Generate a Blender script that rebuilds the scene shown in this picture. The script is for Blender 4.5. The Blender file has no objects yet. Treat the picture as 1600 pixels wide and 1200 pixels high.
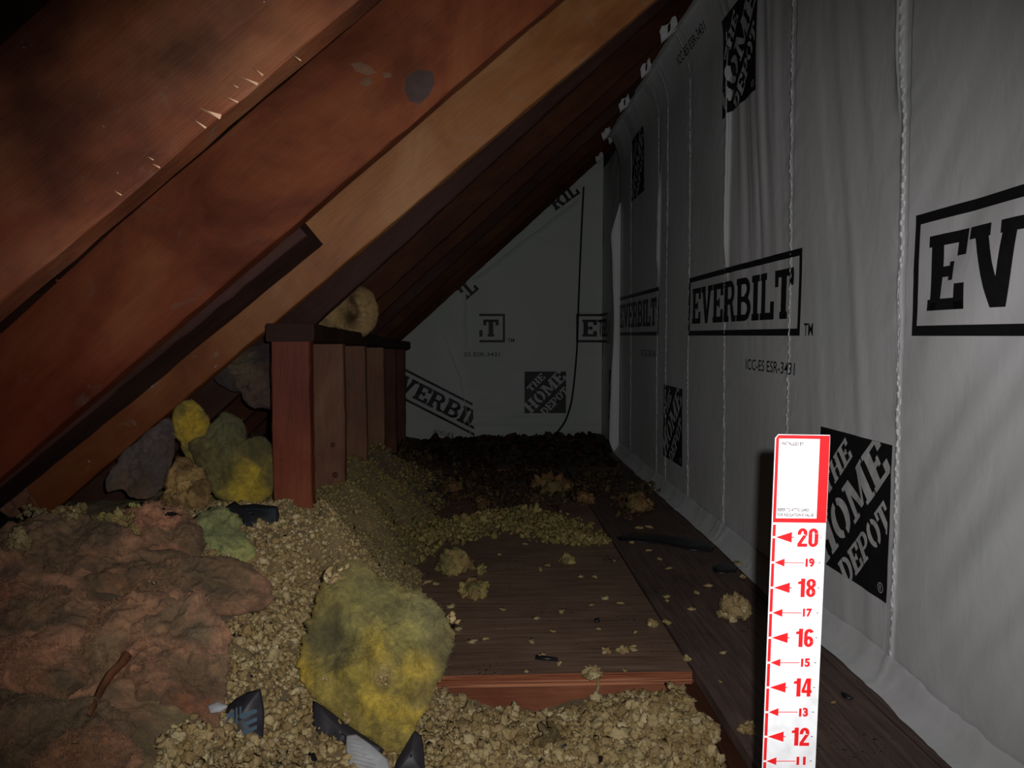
import bpy, bmesh, math, random
import numpy as np
from mathutils import Vector

# ---------------------------------------------------------------- camera, light, exposure
SC = bpy.context.scene
F, H = 1200.0, 0.704
YAW, PIT = math.atan(45 / F), math.atan(76 / F)
FW = np.array([math.sin(YAW) * math.cos(PIT), math.cos(YAW) * math.cos(PIT), -math.sin(PIT)])
RT = np.array([math.cos(YAW), -math.sin(YAW), 0.0])
UP = np.cross(RT, FW)
CAM = np.array([0, 0, H])
cd = bpy.data.cameras.new('camera'); cam = bpy.data.objects.new('camera', cd)
SC.collection.objects.link(cam)
cd.sensor_width = 36; cd.lens = 36 * F / 1600; cd.clip_start = 0.02; cd.clip_end = 50
cam.location = CAM
cam.rotation_euler = Vector(FW).to_track_quat('-Z', 'Y').to_euler()
SC.camera = cam
w = bpy.data.worlds.new('attic_dark'); SC.world = w; w.use_nodes = True
w.node_tree.nodes['Background'].inputs[0].default_value = (0.5, 0.5, 0.55, 1)
w.node_tree.nodes['Background'].inputs[1].default_value = 0.002
ld = bpy.data.lights.new('camera_flash', 'SPOT'); fl = bpy.data.objects.new('camera_flash', ld)
SC.collection.objects.link(fl)
FLP = CAM + RT * 0.026 + UP * 0.024
fl.location = FLP
fl.rotation_euler = Vector(FW + RT * 0.06 - UP * 0.06).to_track_quat('-Z', 'Y').to_euler()
fl.scale = (1.12, .86, 1); ld.energy = 58; ld.color = (1.0, 0.985, 0.97); ld.shadow_soft_size = 0.006
ld.spot_size = math.radians(93); ld.spot_blend = 0.95
SC.view_settings.view_transform = 'Standard'; SC.view_settings.look = 'None'
SC.view_settings.exposure = 0.0; SC.view_settings.gamma = 1.0
SC.view_settings.use_curve_mapping = False
SC.cycles.max_bounces = 5

# ---------------------------------------------------------------- helpers
rng = np.random.default_rng(7); random.seed(7)
COL = SC.collection

def ray(px, py): return FW + RT * (px - 800) / F + UP * (600 - py) / F
def atX(px, py, X): d = ray(px, py); return CAM + d * (X / d[0])
def atY(px, py, Y): d = ray(px, py); return CAM + d * (Y / d[1])
def atZ(px, py, z=0.0): d = ray(px, py); return CAM + d * ((z - H) / d[2])
def proj(P):
    q = np.asarray(P) - CAM; z = q @ FW
    return 800 + F * (q @ RT) / z, 600 - F * (q @ UP) / z

def _h(ix, iy, iz, s):
    n = (ix * 374761393 + iy * 668265263 + iz * 2147483647 + s * 974711) & 0xffffffff
    n = ((n ^ (n >> 13)) * 1274126177) & 0xffffffff
    n = ((n ^ (n >> 16)) * 2246822519) & 0xffffffff
    return ((n ^ (n >> 15)) & 0xffff) / 65535.0
def vn(x, y, z=0.0, s=0):
    x, y, z = np.broadcast_arrays(np.asarray(x, float), np.asarray(y, float), np.asarray(z, float))
    ix, iy, iz = [np.floor(a).astype(np.int64) for a in (x, y, z)]
    fx, fy, fz = x - ix, y - iy, z - iz
    fx, fy, fz = [a * a * (3 - 2 * a) for a in (fx, fy, fz)]
    r = 0
    for dx in (0, 1):
        for dy in (0, 1):
            for dz in (0, 1):
                wt = (fx if dx else 1 - fx) * (fy if dy else 1 - fy) * (fz if dz else 1 - fz)
                r = r + wt * _h(ix + dx, iy + dy, iz + dz, s)
    return r * 2 - 1
def fbm(x, y, z=0.0, s=0, o=4, g=0.5):
    r, a, k = 0, 1, 1.0
    for i in range(o):
        r = r + a * vn(np.asarray(x) * k, np.asarray(y) * k, np.asarray(z) * k, s + i * 17); a *= g; k *= 2.03
    return r

def mesh(name, V, Fc, mats=None, smooth=False, col=None, midx=None):
    me = bpy.data.meshes.new(name)
    V = np.asarray(V, np.float32)
    if isinstance(Fc, np.ndarray):
        n = Fc.shape[1]
        me.vertices.add(len(V)); me.vertices.foreach_set('co', V.ravel())
        me.loops.add(Fc.size); me.loops.foreach_set('vertex_index', Fc.ravel().astype(np.int32))
        me.polygons.add(len(Fc)); me.polygons.foreach_set('loop_start', np.arange(0, Fc.size, n, dtype=np.int32))
        me.polygons.foreach_set('loop_total', np.full(len(Fc), n, np.int32))
        me.update(calc_edges=True)
    else:
        me.from_pydata([tuple(map(float, v)) for v in V], [], [tuple(map(int, f)) for f in Fc]); me.update()
    if mats:
        for m in (mats if isinstance(mats, (list, tuple)) else [mats]): me.materials.append(m)
    me.polygons.foreach_set('use_smooth', [smooth] * len(me.polygons))
    if midx is not None: me.polygons.foreach_set('material_index', np.asarray(midx, np.int32))
    if col is not None:
        a = me.color_attributes.new('Col', 'FLOAT_COLOR', 'POINT')
        c = np.ones((len(V), 4), np.float32); c[:, :3] = col
        a.data.foreach_set('color', c.ravel())
    return me
def obj(name, me, parent=None):
    o = bpy.data.objects.new(name, me); COL.objects.link(o)
    if parent is not None: o.parent = parent
    return o
def tag(o, label=None, cat=None, group=None, kind=None):
    if label: o['label'] = label
    if cat: o['category'] = cat
    if group: o['group'] = group
    if kind: o['kind'] = kind
    return o
def origin(o, p):
    """put the origin of a top-level mesh at p without moving the mesh"""
    p = np.asarray(p, np.float32); me = o.data
    c = np.empty(len(me.vertices) * 3, np.float32); me.vertices.foreach_get('co', c)
    me.vertices.foreach_set('co', (c.reshape(-1, 3) - p).ravel()); me.update()
    o.location = p
    return o

def grid_faces(nu, nv, wrap=False):
    i = np.arange(nu if wrap else nu - 1)[:, None]; j = np.arange(nv - 1)[None]
    a = i * nv + j; b = ((i + 1) % nu) * nv + j
    return np.stack([a, b, b + 1, a + 1], -1).reshape(-1, 4)

def beam_mesh(name, L, T, D, mat, seg=40, warp=0.0015, seed=0, bev=0.003, endcut=0.0):
    """beam from 0..L along local X, 0..T along Y, 0..D along Z; softened, slightly wany edges"""
    sec = [(bev, 0), (T - bev, 0), (T, bev), (T, D - bev), (T - bev, D), (bev, D), (0, D - bev), (0, D / 2), (0, bev)]
    xs = np.linspace(0, L, seg + 1); V = []
    for x in xs:
        for k, (y, z) in enumerate(sec):
            V.append((x, y, z))
    V = np.array(V); k = np.tile(np.arange(len(sec)), seg + 1)
    V[:, 1] += warp * fbm(V[:, 0] * 3, V[:, 2] * 10, 0, seed) + warp * .6 * vn(V[:, 0] * 25, V[:, 2] * 40, V[:, 1] * 40, seed + 3)
    V[:, 2] += warp * fbm(V[:, 0] * 3, V[:, 1] * 10, 5, seed + 9) + warp * .8 * vn(V[:, 0] * 30, k, 0, seed + 5)
    V[:, 0] += endcut * V[:, 2] * (1 - V[:, 0] / L)
    n = len(sec); Fc = []
    for i in range(seg):
        for j in range(n):
            a = i * n + j; b = i * n + (j + 1) % n
            Fc.append((a, a + n, b + n, b))
    Fc.append(tuple(range(n))); Fc.append(tuple(seg * n + j for j in reversed(range(n))))
    return mesh(name, V, Fc, mat)

def box_mesh(name, x0, x1, y0, y1, z0, z1, mat, sx=1, sy=1, warp=0.0, seed=0, mats=None, front=None):
    """box subdivided on its top; front: material index of the -Y face"""
    xs, ys = np.linspace(x0, x1, sx + 1), np.linspace(y0, y1, sy + 1)
    V, Fc, mi = [], [], []
    for z in (z1, z0):
        for x in xs:
            for y in ys: V.append((x, y, z))
    n = (sx + 1) * (sy + 1); idx = lambda i, j, l=0: l * n + i * (sy + 1) + j
    for i in range(sx):
        for j in range(sy):
            Fc.append((idx(i, j), idx(i + 1, j), idx(i + 1, j + 1), idx(i, j + 1))); mi.append(0)
            Fc.append((idx(i, j, 1), idx(i, j + 1, 1), idx(i + 1, j + 1, 1), idx(i + 1, j, 1))); mi.append(0)
    for i in range(sx):
        Fc.append((idx(i, 0, 1), idx(i + 1, 0, 1), idx(i + 1, 0), idx(i, 0))); mi.append(front or 0)
        Fc.append((idx(i, sy), idx(i + 1, sy), idx(i + 1, sy, 1), idx(i, sy, 1))); mi.append(0)
    for j in range(sy):
        Fc.append((idx(0, j), idx(0, j + 1), idx(0, j + 1, 1), idx(0, j, 1))); mi.append(0)
        Fc.append((idx(sx, j, 1), idx(sx, j + 1, 1), idx(sx, j + 1), idx(sx, j))); mi.append(0)
    V = np.array(V)
    if warp: V[:, 2] += warp * fbm(V[:, 0] * 4, V[:, 1] * 4, 0, seed)
    return mesh(name, V, Fc, mats or mat, midx=mi)

# ---------------------------------------------------------------- materials
def srgb(r, g, b): return tuple(((c / 255) / 12.92 if c / 255 <= .04045 else ((c / 255 + .055) / 1.055) ** 2.4) for c in (r, g, b))
def newmat(name):
    m = bpy.data.materials.new(name); m.use_nodes = True
    nt = m.node_tree; b = nt.nodes['Principled BSDF']
    def N(t, **kw):
        n = nt.nodes.new(t)
        for k, v in kw.items():
            if k in n.inputs: n.inputs[k].default_value = v
            else: setattr(n, k, v)
        return n
    return m, nt, b, N
def noise(nt, N, scale3, s, detail=5, rough=.6, coord='Object', dist=0.0, rnd=False):
    tc = N('ShaderNodeTexCoord'); mp = N('ShaderNodeMapping'); mp.inputs['Scale'].default_value = scale3
    nt.links.new(tc.outputs[coord], mp.inputs['Vector'])
    if rnd:
        oi = N('ShaderNodeObjectInfo'); ml = N('ShaderNodeMath', operation='MULTIPLY'); ml.inputs[1].default_value = 37.0
        nt.links.new(oi.outputs['Random'], ml.inputs[0]); nt.links.new(ml.outputs[0], mp.inputs['Location'])
    n = N('ShaderNodeTexNoise'); n.inputs['Scale'].default_value = s; n.inputs['Detail'].default_value = detail
    n.inputs['Roughness'].default_value = rough; n.inputs['Distortion'].default_value = dist
    nt.links.new(mp.outputs[0], n.inputs['Vector'])
    return n.outputs['Fac']
def ramp(nt, N, fac, stops):
    r = N('ShaderNodeValToRGB'); e = r.color_ramp.elements
    while len(e) < len(stops): e.new(0.5)
    for el, (p, c) in zip(e, stops): el.position = p; el.color = (*c, 1) if len(c) == 3 else c
    nt.links.new(fac, r.inputs[0]); return r.outputs[0]
def mix(nt, N, fac, a, b, mode='MIX'):
    m = N('ShaderNodeMix', data_type='RGBA', blend_type=mode)
    for s, v in ((m.inputs[0], fac), (m.inputs[6], a), (m.inputs[7], b)):
        if isinstance(v, (int, float)): s.default_value = v
        elif isinstance(v, tuple): s.default_value = (*v, 1)
        else: nt.links.new(v, s)
    return m.outputs[2]
def bump(nt, N, b, fac, strength=.4, dist=.002):
    bp = N('ShaderNodeBump'); bp.inputs['Strength'].default_value = strength; bp.inputs['Distance'].default_value = dist
    nt.links.new(fac, bp.inputs['Height']); nt.links.new(bp.outputs[0], b.inputs['Normal'])
def setb(b, rough=.7, spec=.3, **k):
    b.inputs['Roughness'].default_value = rough; b.inputs['Specular IOR Level'].default_value = spec

G3 = ((0, (0, 0, 0)), (1, (1, 1, 1)))
def wood(name, dark, mid, light, rough=.6, spec=.3, grain=1.0, stain=.6, grey=.25, axis='X', sblot=3.2, low=None, fine=.45):
    m, nt, b, N = newmat(name)
    sc = dict(X=(1.2, 16, 16), Y=(16, 1.2, 16), Z=(16, 16, 1.2))[axis]
    st = dict(X=(.5, 1, 1), Y=(1, .5, 1), Z=(1, 1, .5))[axis]
    big = noise(nt, N, st, sblot, 5, .6, dist=.8, rnd=True)
    c = ramp(nt, N, big, ((.30, dark), (.5, mid), (.68, light)))
    g = noise(nt, N, sc, 6, 6, .65, dist=.4, rnd=True)
    gd = ramp(nt, N, g, ((.32, (fine,) * 3), (.6, (1.15,) * 3)))
    c = mix(nt, N, .55 * grain, c, gd, 'MULTIPLY')
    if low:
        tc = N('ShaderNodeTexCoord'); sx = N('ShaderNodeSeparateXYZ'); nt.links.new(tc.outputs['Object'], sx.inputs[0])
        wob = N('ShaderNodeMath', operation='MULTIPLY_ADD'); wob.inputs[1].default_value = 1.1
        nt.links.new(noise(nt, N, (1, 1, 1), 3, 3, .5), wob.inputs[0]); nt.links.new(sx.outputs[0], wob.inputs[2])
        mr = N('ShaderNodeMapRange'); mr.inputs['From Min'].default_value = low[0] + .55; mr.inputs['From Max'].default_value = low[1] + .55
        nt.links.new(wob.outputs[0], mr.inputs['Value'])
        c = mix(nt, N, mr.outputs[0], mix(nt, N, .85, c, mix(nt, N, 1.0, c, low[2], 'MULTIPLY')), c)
    s2 = noise(nt, N, (1, 1, 1), 5.5, 4, .55, rnd=True)
    sf = ramp(nt, N, s2, ((.52, (0, 0, 0)), (.72, (1, 1, 1))))
    c2 = mix(nt, N, stain, c, (dark[0] * .6, dark[1] * .5, dark[2] * .5), 'MIX')
    c = mix(nt, N, sf, c, c2)
    s3 = noise(nt, N, (1, 1, 1), 9, 7, .7, dist=1.2, rnd=True)
    gf = ramp(nt, N, s3, ((.60, (0, 0, 0)), (.74, (grey,) * 3)))
    c = mix(nt, N, gf, c, (mid[1] * 2.0, mid[1] * 1.9, mid[1] * 1.6))
    nt.links.new(c, b.inputs['Base Color'])
    f = noise(nt, N, sc, 14, 6, .7, rnd=True); bump(nt, N, b, f, .5, .002)
    setb(b, rough, spec); return m

M = {}
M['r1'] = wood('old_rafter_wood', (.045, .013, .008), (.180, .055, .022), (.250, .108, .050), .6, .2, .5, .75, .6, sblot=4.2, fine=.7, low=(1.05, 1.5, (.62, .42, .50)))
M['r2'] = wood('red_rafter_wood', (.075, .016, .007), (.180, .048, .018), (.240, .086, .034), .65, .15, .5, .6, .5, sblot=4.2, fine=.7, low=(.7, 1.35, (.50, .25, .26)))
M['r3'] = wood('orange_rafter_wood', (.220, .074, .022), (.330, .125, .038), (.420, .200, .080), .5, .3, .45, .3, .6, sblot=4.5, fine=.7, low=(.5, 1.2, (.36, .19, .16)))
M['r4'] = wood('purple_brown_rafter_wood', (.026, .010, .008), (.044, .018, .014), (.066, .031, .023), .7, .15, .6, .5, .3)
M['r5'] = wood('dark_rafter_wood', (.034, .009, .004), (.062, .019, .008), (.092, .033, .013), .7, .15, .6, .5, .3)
M['sheath'] = wood('roof_board_wood', (.018, .008, .006), (.035, .014, .010), (.055, .022, .014), .8, .1, .8, .6, .2, 'Y')
M['stud_red'] = wood('red_stud_wood', (.080, .012, .005), (.130, .023, .008), (.185, .045, .016), .6, .25, .9, .3, .2, 'Z')
M['stud_tan'] = wood('tan_stud_wood', (.075, .026, .014), (.130, .052, .025), (.170, .088, .045), .6, .25, .6, .4, .3, 'Z')
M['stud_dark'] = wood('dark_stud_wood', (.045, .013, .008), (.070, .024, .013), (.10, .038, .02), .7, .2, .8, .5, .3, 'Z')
M['plate'] = wood('plate_wood', (.016, .005, .003), (.026, .008, .004), (.040, .013, .006), .7, .2, .7, .5, .2, 'Y')

def floorwood(name, dark, mid, light, axis='X'):
    m, nt, b, N = newmat(name)
    sc = dict(X=(1.0, 22, 8), Y=(22, 1.0, 8))[axis]
    g = noise(nt, N, sc, 5, 7, .62, dist=.5)
    c = ramp(nt, N, g, ((.30, dark), (.5, mid), (.72, light)))
    bl = noise(nt, N, (1, 1, 1), 3.5, 4, .6)
    c = mix(nt, N, ramp(nt, N, bl, ((.38, (.35,) * 3), (.62, (0, 0, 0)))), c, (dark[0] * .55, dark[1] * .55, dark[2] * .7))
    sp = noise(nt, N, (1, 1, 1), 130, 2, .5)
    dens = noise(nt, N, (1, 1, 1), 6, 3, .5)
    ad = N('ShaderNodeMath', operation='ADD'); nt.links.new(sp, ad.inputs[0]); nt.links.new(dens, ad.inputs[1])
    hf = N('ShaderNodeMath', operation='MULTIPLY'); hf.inputs[1].default_value = .5; nt.links.new(ad.outputs[0], hf.inputs[0])
    c = mix(nt, N, ramp(nt, N, hf.outputs[0], ((.625, (0, 0, 0)), (.645, (1, 1, 1)))), c, (.008, .006, .006))
    nt.links.new(c, b.inputs['Base Color'])
    bump(nt, N, b, g, .35, .002); setb(b, .62, .3); return m
M['ply'] = floorwood('dusty_plywood', (.120, .066, .042), (.215, .132, .090), (.300, .205, .145))
M['plank'] = floorwood('dusty_floor_board', (.070, .042, .034), (.115, .075, .062), (.170, .118, .096), 'Y')
m, nt, b, N = newmat('plywood_edge')
g = noise(nt, N, (1.2, 1, 170), 1.6, 4, .55)
nt.links.new(ramp(nt, N, g, ((.36, (.08, .020, .010)), (.46, (.34, .11, .05)), (.52, (.14, .038, .018)), (.62, (.46, .19, .10)))), b.inputs['Base Color'])
bump(nt, N, b, g, .6, .002); setb(b, .7, .2); M['plyedge'] = m
M['joist'] = wood('joist_wood', (.12, .035, .016), (.22, .072, .035), (.33, .12, .065), .7, .2, .8, .3, .2)

def fibre(name, nscale=40, bstr=.8, bdist=.006, rough=.9, var=.35, sheen=.0):
    m, nt, b, N = newmat(name)
    at = N('ShaderNodeAttribute'); at.attribute_name = 'Col'
    g = noise(nt, N, (1, 1, 1), nscale, 6, .7, dist=1.5)
    gc = ramp(nt, N, g, ((.30, (1 - var,) * 3), (.64, (1 + var * .8,) * 3)))
    c = mix(nt, N, 1.0, at.outputs['Color'], gc, 'MULTIPLY')
    nt.links.new(c, b.inputs['Base Color'])
    f = noise(nt, N, (1, 1, 1), nscale * 2.2, 6, .75, dist=2.5); bump(nt, N, b, f, bstr, bdist)
    setb(b, rough, .15); b.inputs['Sheen Weight'].default_value = sheen; b.inputs['Sheen Roughness'].default_value = .6
    return m
M['batt'] = fibre('glass_fibre_wool', 34, .85, .006, .95, .42, .10)
M['crumb'] = fibre('loose_fill_crumb', 150, .5, .002, .85, .35)
M['ground'] = fibre('loose_fill_ground', 60, .7, .004, .95, .35, .1)

m, nt, b, N = newmat('house_wrap')
g = noise(nt, N, (1, 1, 1), 2.2, 3, .5)
nt.links.new(ramp(nt, N, g, ((.35, (.56, .58, .575)), (.65, (.65, .64, .66)))), b.inputs['Base Color'])
g2 = noise(nt, N, (1, 2.5, 1.5), 8, 3, .5, dist=.6); bump(nt, N, b, g2, .22, .006)
setb(b, .5, .35); M['wrap'] = m
m, nt, b, N = newmat('house_wrap_back')
nt.links.new(ramp(nt, N, noise(nt, N, (1, 1, 1), 2, 3, .5), ((.35, (.58, .64, .58)), (.65, (.64, .67, .65)))), b.inputs['Base Color'])
g2 = noise(nt, N, (1, 1, 5), 5, 5, .6, dist=.6); bump(nt, N, b, g2, .5, .012)
setb(b, .6, .3); M['wrapback'] = m
def flat(name, c, rough=.5, spec=.4):
    m, nt, b, N = newmat(name)
    g = noise(nt, N, (1, 1, 1), 60, 3, .5)
    nt.links.new(ramp(nt, N, g, ((.3, tuple(x * .85 for x in c)), (.7, tuple(min(1, x * 1.1) for x in c)))), b.inputs['Base Color'])
    setb(b, rough, spec); return m
M['ink'] = flat('black_print', (.012, .012, .014), .5, .35)
M['inkgrey'] = flat('reversed_print', (.56, .56, .565), .5, .3)
M['dark'] = flat('black_plastic', (.010, .010, .012), .4, .5)
M['cord'] = flat('black_cord', (.008, .008, .008), .6, .3)
M['cardwhite'] = flat('card_white', (.86, .87, .90), .35, .4)
M['cardred'] = flat('card_red', (.80, .018, .022), .35, .4)
M['cardink'] = flat('card_grey_ink', (.07, .04, .05), .5, .3)
M['cardpink'] = flat('card_edge', (.75, .6, .62), .5, .3)
M['blueprint'] = flat('blue_grey_print', (.06, .10, .14), .5, .3)
M['bagdark'] = flat('dark_bag_film', (.022, .020, .024), .5, .35)
M['mesh'] = flat('grey_scrim', (.32, .32, .33), .6, .3)
M['kraft'] = flat('rust_paper_edge', (.16, .062, .03), .7, .2)
M['splint'] = flat('pale_splinter', (.55, .33, .20), .6, .3)
M['metal'] = flat('bright_staple', (.7, .7, .75), .25, .8)
M['under'] = flat('dusty_ceiling_board', (.03, .022, .016), .9, .1)

# ---------------------------------------------------------------- glyphs (flat print as cut shapes)
def R_(x0, y0, x1, y1): return [(x0, y0), (x1, y0), (x1, y1), (x0, y1)]
def arc(cx, cy, ro, ri, a0, a1, n=10):
    t = [math.radians(a0 + (a1 - a0) * i / n) for i in range(n + 1)]; out = []
    for p, q in zip(t, t[1:]):
        out.append([(cx + ro[0] * math.cos(p), cy + ro[1] * math.sin(p)), (cx + ro[0] * math.cos(q), cy + ro[1] * math.sin(q)),
                    (cx + ri[0] * math.cos(q), cy + ri[1] * math.sin(q)), (cx + ri[0] * math.cos(p), cy + ri[1] * math.sin(p))])
    return out
def glyph(ch, st=.23, sl=.15):
    s = st; e = .06
    if ch == 'E': return .80, [R_(e, 0, e + s, 1), R_(0, 1 - sl, .8, 1), R_(0, 0, .8, sl), R_(e, .43, .55, .57), R_(.6, .68, .8, 1), R_(.6, 0, .8, .33), R_(.45, .38, .55, .62)]
    if ch == 'V': return .98, [[(.08, 1), (.33, 1), (.60, .0), (.38, .0)], [(.65, 1), (.88, 1), (.60, 0), (.42, 0)], R_(0, 1 - sl, .40, 1), R_(.58, 1 - sl, .98, 1)]
    if ch == 'I': return .42, [R_(.21 - s / 2, 0, .21 + s / 2, 1), R_(0, 0, .42, sl), R_(0, 1 - sl, .42, 1)]
    if ch == 'L': return .76, [R_(e, 0, e + s, 1), R_(0, 0, .76, sl), R_(0, 1 - sl, .38, 1), R_(.56, 0, .76, .38)]
    if ch == 'T': return .84, [R_(.42 - s / 2, 0, .42 + s / 2, 1), R_(.24, 0, .60, sl), R_(0, 1 - sl, .84, 1), R_(0, .66, .17, 1), R_(.67, .66, .84, 1)]
    if ch == 'R': return .92, [R_(e, 0, e + s, 1), R_(0, 0, .4, sl), R_(0, 1 - sl, .5, 1), R_(e, .42, .5, .56), [(.44, .5), (.66, .48), (.86, .0), (.62, .0)], R_(.6, 0, .92, sl)] + arc(.48, .71, (.34, .29), (.12, .15), -90, 90)
    if ch == 'B': return .86, [R_(e, 0, e + s, 1), R_(0, 0, .5, sl), R_(0, 1 - sl, .5, 1), R_(e, .44, .5, .57)] + arc(.48, .735, (.31, .265), (.10, .12), -90, 90) + arc(.48, .285, (.37, .285), (.14, .14), -90, 90)
    if ch == 'P': return .84, [R_(e, 0, e + s, 1), R_(0, 0, .42, sl), R_(0, 1 - sl, .48, 1), R_(e, .38, .48, .5)] + arc(.48, .69, (.34, .31), (.12, .19), -90, 90)
    if ch == 'D': return .86, [R_(e, 0, e + s, 1), R_(0, 0, .36, sl), R_(0, 1 - sl, .36, 1)] + arc(.40, .5, (.44, .5), (.20, .34), -88, 88, 14)
    if ch == 'O': return .84, arc(.45, .5, (.38, .5), (.15, .33), -82, 82, 14) + arc(.39, .5, (.38, .5), (.15, .33), 98, 262, 14)
    if ch == 'H': return .92, [R_(.08, 0, .08 + s, 1), R_(.84 - s, 0, .84, 1), R_(0, 0, .38, sl * .8), R_(0, 1 - sl * .8, .38, 1), R_(.54, 0, .92, sl * .8), R_(.54, 1 - sl * .8, .92, 1), R_(.3, .44, .43, .56), R_(.48, .44, .62, .56)]
    if ch == 'M': return 1.16, [R_(.10, 0, .10 + s * .6, 1), R_(1.08 - s, 0, 1.08, 1), R_(0, 0, .34, sl * .8), R_(0, 1 - sl * .8, .3, 1), R_(.76, 0, 1.16, sl * .8), R_(.9, 1 - sl * .8, 1.16, 1), [(.08, 1), (.36, 1), (.66, .1), (.52, .1)], [(.86, 1), (1.0, 1), (.66, .1), (.56, .1)]]
    return .4, []
def word(s, h, width, gap=.06, st=.23, sl=.15):
    adv, polys = 0, []
    for ch in s:
        wd, ps = glyph(ch, st, sl)
        for p in ps: polys.append([(adv + x, y) for x, y in p])
        adv += wd + gap
    adv -= gap; k = width / adv
    return [[(x * k, y * h) for x, y in p] for p in polys]
_fc = {}
def font_polys(s, h, width=None, bold=0.0, align='LEFT'):
    key = (s, bold)
    if key not in _fc:
        c = bpy.data.curves.new('t', 'FONT'); c.body = s; c.size = 1; c.offset = bold; c.resolution_u = 4
        o = bpy.data.objects.new('t', c); COL.objects.link(o)
        bpy.context.view_layer.update()
        dg = bpy.context.evaluated_depsgraph_get(); me = o.evaluated_get(dg).to_mesh()
        v = [(p.co.x, p.co.y) for p in me.vertices]; fs = [[v[i] for i in p.vertices] for p in me.polygons]
        o.evaluated_get(dg).to_mesh_clear(); bpy.data.objects.remove(o); bpy.data.curves.remove(c)
        _fc[key] = fs
    fs = _fc[key]; xs = [x for p in fs for x, _ in p]; ys = [y for p in fs for _, y in p]
    x0, x1, y0, y1 = min(xs), max(xs), min(ys), max(ys)
    ky = h / (y1 - y0); kx = ky if width is None else width / (x1 - x0)
    off = dict(LEFT=0, RIGHT=-(x1 - x0) * kx, CENTER=-(x1 - x0) * kx / 2)[align]
    return [[((x - x0) * kx + off, (y - y0) * ky) for x, y in p] for p in fs]
def digit(ch):
    w_, c = .54, .27; ring = lambda cy, ry, a0, a1, ri=None: arc(c, cy, (.27, ry), (.06, ri or ry - .17), a0, a1, 12)
    if ch == '0': return ring(.72, .28, 0, 180) + ring(.28, .28, 180, 360) + [R_(0, .28, .21, .72), R_(.33, .28, .54, .72)]
    if ch == '1': return [R_(.18, 0, .41, 1), [(.02, .70), (.20, .70), (.20, .88), (.02, .82)], [(.2, .7), (.3, .7), (.3, 1), (.22, 1)]]
    if ch == '2': return ring(.72, .28, -25, 180) + [R_(0, .64, .185, .72), [(.30, .62), (.52, .62), (.22, .17), (0, .17)], R_(0, 0, .54, .18)]
    if ch == '4': return [R_(.29, 0, .50, 1), R_(0, .20, .56, .36), [(0, .36), (.17, .36), (.36, 1), (.24, 1)]]
    if ch == '6': return ring(.30, .30, 0, 360) + ring(.72, .28, 20, 180) + [R_(0, .28, .185, .72)]
    if ch == '8': return ring(.28, .28, 0, 360, .13) + ring(.745, .255, 0, 360, .12)
    return []
def big_number(n, h, gap=.02):
    r, x = [], 0
    for ch in str(n):
        wd = .44 if ch == '1' else .56
        r += [[(x + a * h * .98, b_ * h) for a, b_ in p] for p in digit(ch)]; x += (wd + gap) * h * .98
    return r, x
def xf(polys, dx=0, dy=0, ang=0):
    c, s = math.cos(ang), math.sin(ang)
    return [[(dx + x * c - y * s, dy + x * s + y * c) for x, y in p] for p in polys]
def print_mesh(name, polys, mapper, mat, cell=.03, clip=None, stag=(0, 0, 0)):
    """flat shapes in (u, v) cut on a grid of `cell` and laid on a surface by mapper"""
    bm = bmesh.new()
    for k_, p in enumerate(polys):
        try: bm.faces.new([bm.verts.new((x, y, k_ * 2.5e-5)) for x, y in p])
        except ValueError: pass
    for (co, no) in (clip or []):
        g = bm.verts[:] + bm.edges[:] + bm.faces[:]
        bmesh.ops.bisect_plane(bm, geom=g, plane_co=(*co, 0), plane_no=(*no, 0), clear_outer=True)
    if cell and len(bm.verts):
        xs = [v.co.x for v in bm.verts]; ys = [v.co.y for v in bm.verts]
        for ax, lo, hi in ((0, min(xs), max(xs)), (1, min(ys), max(ys))):
            t = math.ceil(lo / cell) * cell
            while t < hi:
                g = bm.verts[:] + bm.edges[:] + bm.faces[:]
                no = (1, 0, 0) if ax == 0 else (0, 1, 0); co = (t, 0, 0) if ax == 0 else (0, t, 0)
                bmesh.ops.bisect_plane(bm, geom=g, plane_co=co, plane_no=no); t += cell
    if len(bm.verts):
        uv = np.array([(v.co.x, v.co.y) for v in bm.verts]); P = mapper(uv[:, 0], uv[:, 1])
        for v, p in zip(bm.verts, P): v.co = np.asarray(p) + np.array(stag) * v.co.z
    me = bpy.data.meshes.new(name); bm.to_mesh(me); bm.free(); me.materials.append(mat)
    return me
def frame_polys(w_, h_, t): return [R_(0, 0, w_, t), R_(0, h_ - t, w_, h_), R_(0, t, t * .9, h_ - t), R_(w_ - t * .9, t, w_, h_ - t)]
def clip_square(S): return [((0, 0), (-1, 0)), ((S, 0), (1, 0)), ((0, 0), (0, -1)), ((0, S), (0, 1))]
def square_logo(S):
    """stencilled words running up a black square at 45 degrees"""
    a = math.radians(45); r = []
    for s, h, wd, (cu, cv) in (('HOME', .285, 1.22, (.485, .515)), ('THE', .165, .50, (.275, .735)), ('DEPOT', .185, .82, (.72, .29))):
        p = word(s, h * S, wd * S, .05, .26, .12)
        p = xf(p, -wd * S / 2, -h * S / 2); r += xf(p, cu * S, cv * S, a)
    return r

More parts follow.
